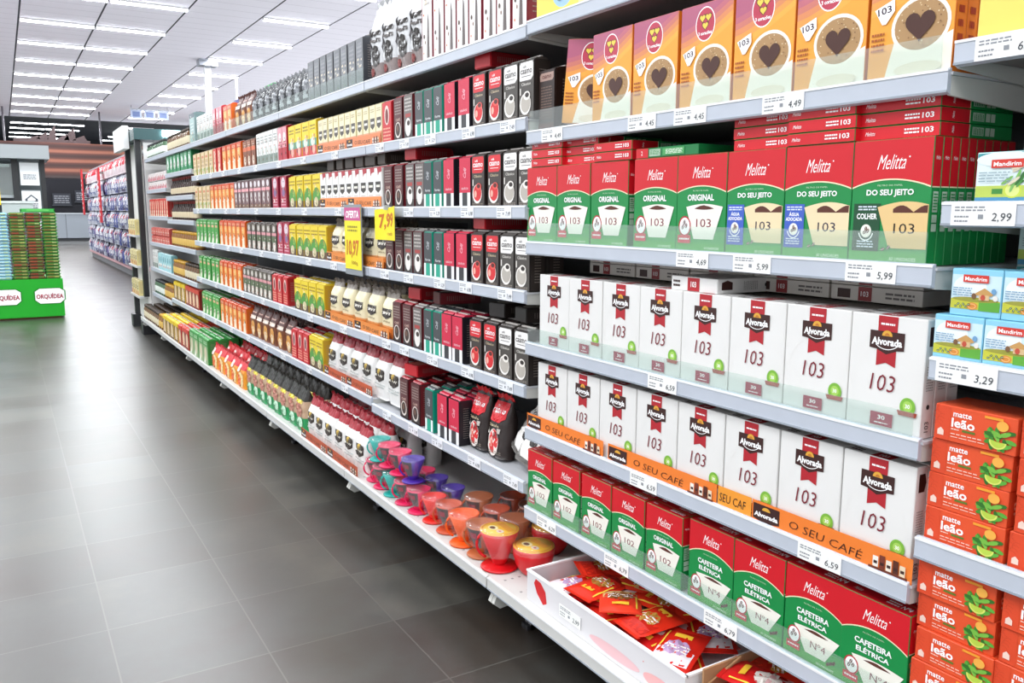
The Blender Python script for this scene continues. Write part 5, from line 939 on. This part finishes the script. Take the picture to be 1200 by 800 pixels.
# ------------------------------------------------------------------ end frame of the row
t = empty('end_frame', (1.1, 7.9, 0)); BK = mat('#26272a', .4)
def pt(name, *bx):
    m = MB()
    for b in bx: m.box(*b)
    o = m.obj(name, t); o.location = (-1.1, -7.9, 0); return o
pt('post', (.99, 1.03, 7.66, 7.72, 0.32, 1.62, BK)); pt('post', (.99, 1.03, 8.3, 8.36, 0, 1.62, BK)); pt('panel', (1.03, 1.05, 7.72, 8.3, .1, 1.61, mat('#e4e4e0', .5))); pt('side_panel', (1.05, 1.44, 7.655, 7.675, .05, 1.6, mat('#dedddb', .5)))
pt('foot', (.96, 1.4, 7.63, 7.75, .0, .11, BK)); pt('foot', (.96, 1.4, 8.25, 8.37, 0, .11, BK))
pt('canopy', (.98, 1.55, 7.62, 8.4, 1.62, 1.71, mat('#3d5a5c', .25))); pt('header', (.93, .975, 7.9, 8.6, 1.56, 1.75, mat('#e9eaea', .45)))
pt('spot_lamp', (1.2, 1.34, 7.605, 7.62, 1.65, 1.7, emit('#f2fbff', 30.0)))
for k in range(3): pt('ledge', (.955, 1.03, 7.74, 8.28, .3 + .26 * k, .315 + .26 * k, mat('#c9cbcc', .5)))
tag(t, 'black end frame with white panels and canopy closing the coffee row', 'display stand')
for k in range(3):
    for i in range(4): put('cream_crest', None, (.965, 8.2 - .12 * i, .3157 + .26 * k), (0, 0, 0), 'cream pack on the end frame ledge, %s level, %s along' % (ORD[k], ORD[i]), 'coffee pack', 'packs on the end frame')

# ------------------------------------------------------------------ second row of shelves with hanging bags
t = empty('hanging_rack', (1.95, 18, 0)); G2 = mat('#a9adb2', .5)
def p2(name, *b):
    m = MB(); m.box(*b); o = m.obj(name, t); o.location = (-1.95, -18, 0)
p2('back_panel', 2.0, 2.05, 14, 21.7, .1, 1.85, mat('#b9bcc0', .5)); p2('plinth', 1.75, 2.05, 14, 21.7, 0, .12, mat('#7a7c80', .5)); p2('base_shelf', 1.7, 2.05, 14, 21.7, .12, .16, mat('#cfa0a4', .5)); p2('upright', 1.95, 2.0, 21.65, 21.75, 0, 1.95, G2); p2('upright', 1.95, 2.0, 14, 14.1, 0, 1.95, G2); p2('top_bar', 1.8, 2.0, 14, 21.7, 1.9, 1.95, G2)
for k in range(5): p2('hook_bar', 1.8, 1.83, 14.05, 21.65, .44 + .29 * k, .46 + .29 * k, G2)
tag(t, 'long rack of hanging bags beyond the end frame', 'rack')
def hb(c1, c2, c3, seed): return bag('hanging_bag', .3, .27, .1, [(.3, c1), (.7, c2), (1.01, c3)], [('e', 0, .5, .3, .3, '#e6e6ea'), ('r', -.3, .2, .2, .35, '#3a4a8a'), ('e', .2, .7, .12, .12, '#c2303a')], seed, c3, .006)
HB = [('#2f3f86', '#4a5aa8', '#28306a'), ('#b9bcc9', '#7d86a6', '#c9cbd6'), ('#3a2f5a', '#7a6aa0', '#2f2a4a'), ('#8d95a8', '#454e78', '#a9aebc')]
hr = random.Random(4)
for k in range(5):
    for i in range(22):
        q = hr.randrange(4); q = q if i > 9 or hr.random() < .5 else 1
        put('hb%d' % q, hb(*HB[q], q + 20), (1.69, 21.4 - .335 * i, .175 + .29 * k), (0, 0, hr.uniform(-.2, .2)), 'blue and white hanging bag, %s level of the far rack, %s from its end' % (ORD[k], ORD[i]), 'bag', 'hanging bags on the far rack')
for i in range(22): put('hbr', bag('hanging_bag', .28, .25, .1, [(.5, '#e9d6da'), (1.01, '#d8283c')], [('e', 0, .6, .25, .3, '#f0f0f0'), ('r', -.3, .3, .8, .95, '#c21c30')], 31, '#d8283c', .006), (1.69, 21.4 - .335 * i, 1.63), (0, 0, hr.uniform(-.2, .2)), 'red and white hanging bag on top of the far rack, %s from its end' % ORD[i], 'bag', 'red bags on the far rack')
for i, (x, y, z0) in enumerate([(1.6, 21.3, .95), (1.6, 17.6, .82)]):
    t = empty('promotion_strip', (x, y, z0)); m = MB(); m.box(0, .02, -.16, .16, 0, .95, mat('#d81e2c', .4)); m.art(Art().lines(-.1, .1, .1, .8, 7, mat('#f6dada', .5), 4).it, lambda u, v, e: (-e, -u, v), .002); m.box(.0, .02, -.16, .16, .95, 1.0, mat('#b81420', .4)); m.obj('strip_board', t)
    m = MB(); m.box(.02, 1.8 - x, -.02, .02, .9, .94, mat('#999999', .5)); m.obj('arm', t); tag(t, 'upright red promotion strip on the far rack, %s' % ['far one', 'nearer one'][i], 'sign')

# ------------------------------------------------------------------ stacked display with green skirt
t = empty('display_pallet', (.08, 9.7, 0)); GN = mat('#10a520', .4)
m = MB(); bm_w = .39
m.box(-.75, bm_w, -.42, .45, .02, .385, GN); A = Art()
for cu in (.27, -.1, -.47):
    A.poly([(cu - .135, .27), (cu - .09, .3), (cu + .09, .3), (cu + .135, .27), (cu + .135, .18), (cu + .09, .14), (cu - .09, .14), (cu - .135, .18)], mat('#0a7a18', .4)); A.poly([(cu - .125, .265), (cu - .085, .292), (cu + .085, .292), (cu + .125, .265), (cu + .125, .183), (cu + .085, .148), (cu - .085, .148), (cu - .125, .183)], WH)
    A.text('ORQUÍDEA', cu, .217, .232, .062, mat('#a01c34', .45), .04)
m.art(A.it, lambda u, v, e: (u, -.42 - e, v), .002, .0008); m.obj('green_skirt', t)
m = MB(); m.box(-.72, bm_w - .03, -.39, .42, 0, .02, mat('#6a4f36', .8)); m.obj('pallet_base', t); tag(t, 'green-skirted display base carrying the stacked packets by the aisle', 'display stand')
def flour(c1, c2, c3):
    def mk():
        w, h, d = .132, .0292, .3; t = empty('food_packet'); m = MB(); m.rbox(w, h, d, .009, mat(c1, .3), 3); A = Art(); A.rect(-w * .36, w * .05, h * .3, h * .7, mat(c2, .35)); A.rect(w * .08, w * .36, h * .3, h * .7, mat(c3, .35)); m.art(A.it, F); m.obj('packet', t)
        f = MB(); f.box(-.012, .0, -w * .42, w * .42, h * .46, h * .54, mat(c1, .35)); f.obj('crimped_end', t); return t
    return mk
FL = [('fa', flour('#9ccfe0', '#e9f2ea', '#dbe08a'), 'pale blue food packet'), ('fb', flour('#5c8a3a', '#a3502c', '#d9c078'), 'green and brown food packet'), ('fc', flour('#7a5a34', '#c23a2a', '#4f9a3f'), 'brown and red food packet'), ('fd', flour('#3f8a34', '#a8823c', '#e0d49a'), 'green food packet')]
for ci, (x, kk) in enumerate([(.395, 3), (.26, 2), (.125 + .0, 1), (-.015, 0), (-.155, 0), (-.295, 0)]):
    for k in range(21):
        key, mk, dsc = FL[kk if kk == 0 else (kk if (k * 7 + ci) % 5 else (kk % 3) + 1)]
        put(key, mk, (x, 9.31 + hr.uniform(0, .012), .3858 + .0302 * k), (0, 0, R(90) + hr.uniform(-.03, .03)), '%s, %s column from the aisle, %s layer up' % (dsc, ORD[ci], ORD[k]), 'food packet', 'stacked food packets')
t = empty('packet_crate', (.26, 9.36, 1.022)); m = MB(); m.box(-.1, .19, -.05, .2, .0, .008, mat('#2f9a3c', .4)); m.box(-.1, -.092, -.05, .2, .008, .03, mat('#2f9a3c', .4)); m.box(.182, .19, -.05, .2, .008, .03, mat('#2f9a3c', .4)); m.box(-.1, .19, -.05, -.042, .008, .035, mat('#37a845', .4)); m.obj('tray', t); m = MB(); m.box(-.05, .14, -.052, -.05, .012, .03, mat('#5cc05c', .4)); m.obj('printed_rim', t); tag(t, 'shallow green tray on top of the stacked food packets', 'tray')

# ------------------------------------------------------------------ dark cabinet behind the display
t = empty('glass_cabinet', (-.2, 14.2, 0))
def p3(name, *b):
    m = MB(); m.box(*b); o = m.obj(name, t); return o
p3('header', -3, .86, -.2, .9, 1.77, 1.96, mat('#9aa0a3', .4)); p3('corner_post', .38, .46, 0, .08, 0, 1.77, mat('#1e1f22', .5)); p3('corner_post', .74, .8, 0, .06, 0, 1.77, mat('#1e1f22', .5)); p3('plinth', -3, .8, 0, .8, 0, .35, mat('#2b2c30', .5)); p3('shelf', -3, .38, .05, .8, 1.22, 1.26, mat('#aeb4b8', .4)); p3('back_panel', -3, .8, .8, .84, .35, 1.77, mat('#5f676a', .5)); p3('inner_light', -3, .36, .12, .16, 1.66, 1.7, mat('#b9c6c8', .4))
m = MB(); m.box(-3, .38, .02, .025, 1.26, 1.7, ACRYLIC); m.obj('glass_pane', t)
tag(t, 'dark glass-fronted cabinet with grey header behind the stacked display', 'cabinet')
for i, (z, hh) in enumerate([(1.4, .32), (.98, .34), (.72, .18)]):
    t = empty('paper_notice', (.4, 14.19, z)); m = MB(); m.box(-.12, .12, 0, .006, 0, hh, mat('#e6e8ea', .6)); A = Art(); A.lines(-.08, .08, hh * .25, hh * .5, 3, mat('#7a8088', .6), i + 2)
    if i == 1: A.poly([(-.08, hh * .55), (.08, hh * .55), (.08, hh * .65), (0, hh * .85), (-.08, hh * .65)], mat('#50565e', .6)); A.poly([(-.05, hh * .58), (.05, hh * .58), (.05, hh * .66), (0, hh * .78), (-.05, hh * .66)], mat('#e6e8ea', .6))
    m.art(A.it, lambda u, v, e: (u, -e, v), .002); m.obj('sheet', t); m = MB(); m.box(-.12, .12, -.003, .008, hh, hh + .012, mat('#8a8f94', .5)); m.obj('clip', t)
    tag(t, 'white paper notice on the dark cabinet post, %s' % ['topmost', 'middle one with house drawing', 'lowest'][i], 'notice')
t = empty('price_card', (-.12, 9.28, 1.09)); m = MB(); m.box(-.1, .13, 0, .003, .0, .2, mat('#f6e21c', .45)); A = Art(); A.rect(-.1, .13, .17, .2, mat('#d8a0a8', .45)); A.text('2,', .09, .08, .06, .08, mat('#c0801c', .5), .03); m.art(A.it, lambda u, v, e: (u, -e, v), .001); m.obj('card', t); m = MB(); m.tube([(.0, .006, -.1), (.0, .006, .1)], .004, mat('#999999', .4)); m.obj('stem', t); tag(t, 'yellow price card standing on the pale blue packets', 'sign')
t = empty('plastic_tub', (.3, 14.0, .0)); m = MB(); m.box(-.3, .12, -.3, .1, .0, 1.0, mat('#4a4d50', .5)); m.obj('stand', t); m = MB(); m.box(-.28, .1, -.28, .08, 1.0, 1.14, mat('#b9c4c2', .3)); m.box(-.3, .12, -.3, .1, 1.14, 1.17, mat('#cdd6d4', .3)); m.obj('tub', t); tag(t, 'pale lidded tub on a grey stand behind the stacked packets', 'tub')

# ------------------------------------------------------------------ things hanging from the ceiling
t = empty('hanging_signs', (4.45, 30.5, CZ - .415)); m = MB(); m.tube([(-1.1, 0, .55), (1.1, 0, .55)], .03, mat('#c9cdd4', .4)); m.obj('crossbar', t)
for x in (-.75, .0, .75):
    m = MB(); m.box(x - .3, x + .3, -.02, .02, .0, .5, mat('#aab4cc', .4)); m.box(x - .2, x + .2, -.026, -.02, .1, .4, mat('#5d6f9c', .4)); m.obj('sign_board', t)
for x in (-1, 1):
    m = MB(); m.tube([(x, 0, .55), (x, 0, .75)], .012, mat('#8a8f96', .4)); m.obj('rod', t)
t.name = 'aisle_sign'; t.scale = (.55, .55, .55); tag(t, 'aisle sign of three blue-grey boards hanging from the ceiling', 'sign')
t = empty('power_pole', (4.29, 20.6, 0)); m = MB(); m.box(-.07, .06, -.06, .06, .02, CZ - .001, mat('#c4c6cc', .4)); m.obj('duct', t); m = MB(); m.box(-.2, .2, -.16, .16, CZ - .14, CZ - .001, mat('#8f939c', .4)); m.obj('junction_box', t); m = MB(); m.box(-.12, .12, -.12, .12, 0, .02, mat('#8f939c', .4)); m.obj('base', t); tag(t, 'pale square power pole rising to the ceiling beyond the shelves', 'pole')
t = empty('power_cable', (5.43, 22.7, 0)); m = MB(); m.tube([(0, 0, .02), (0, 0, CZ)], .03, mat('#c9cbd2', .4)); m.obj('conduit', t); m = MB(); m.lathe([(0, 0), (.1, 0), (.1, .02), (0, .02)], mat('#9a9da5', .4), 12); m.obj('base', t); tag(t, 'thin pale conduit rising to the ceiling beside the power pole', 'pole')
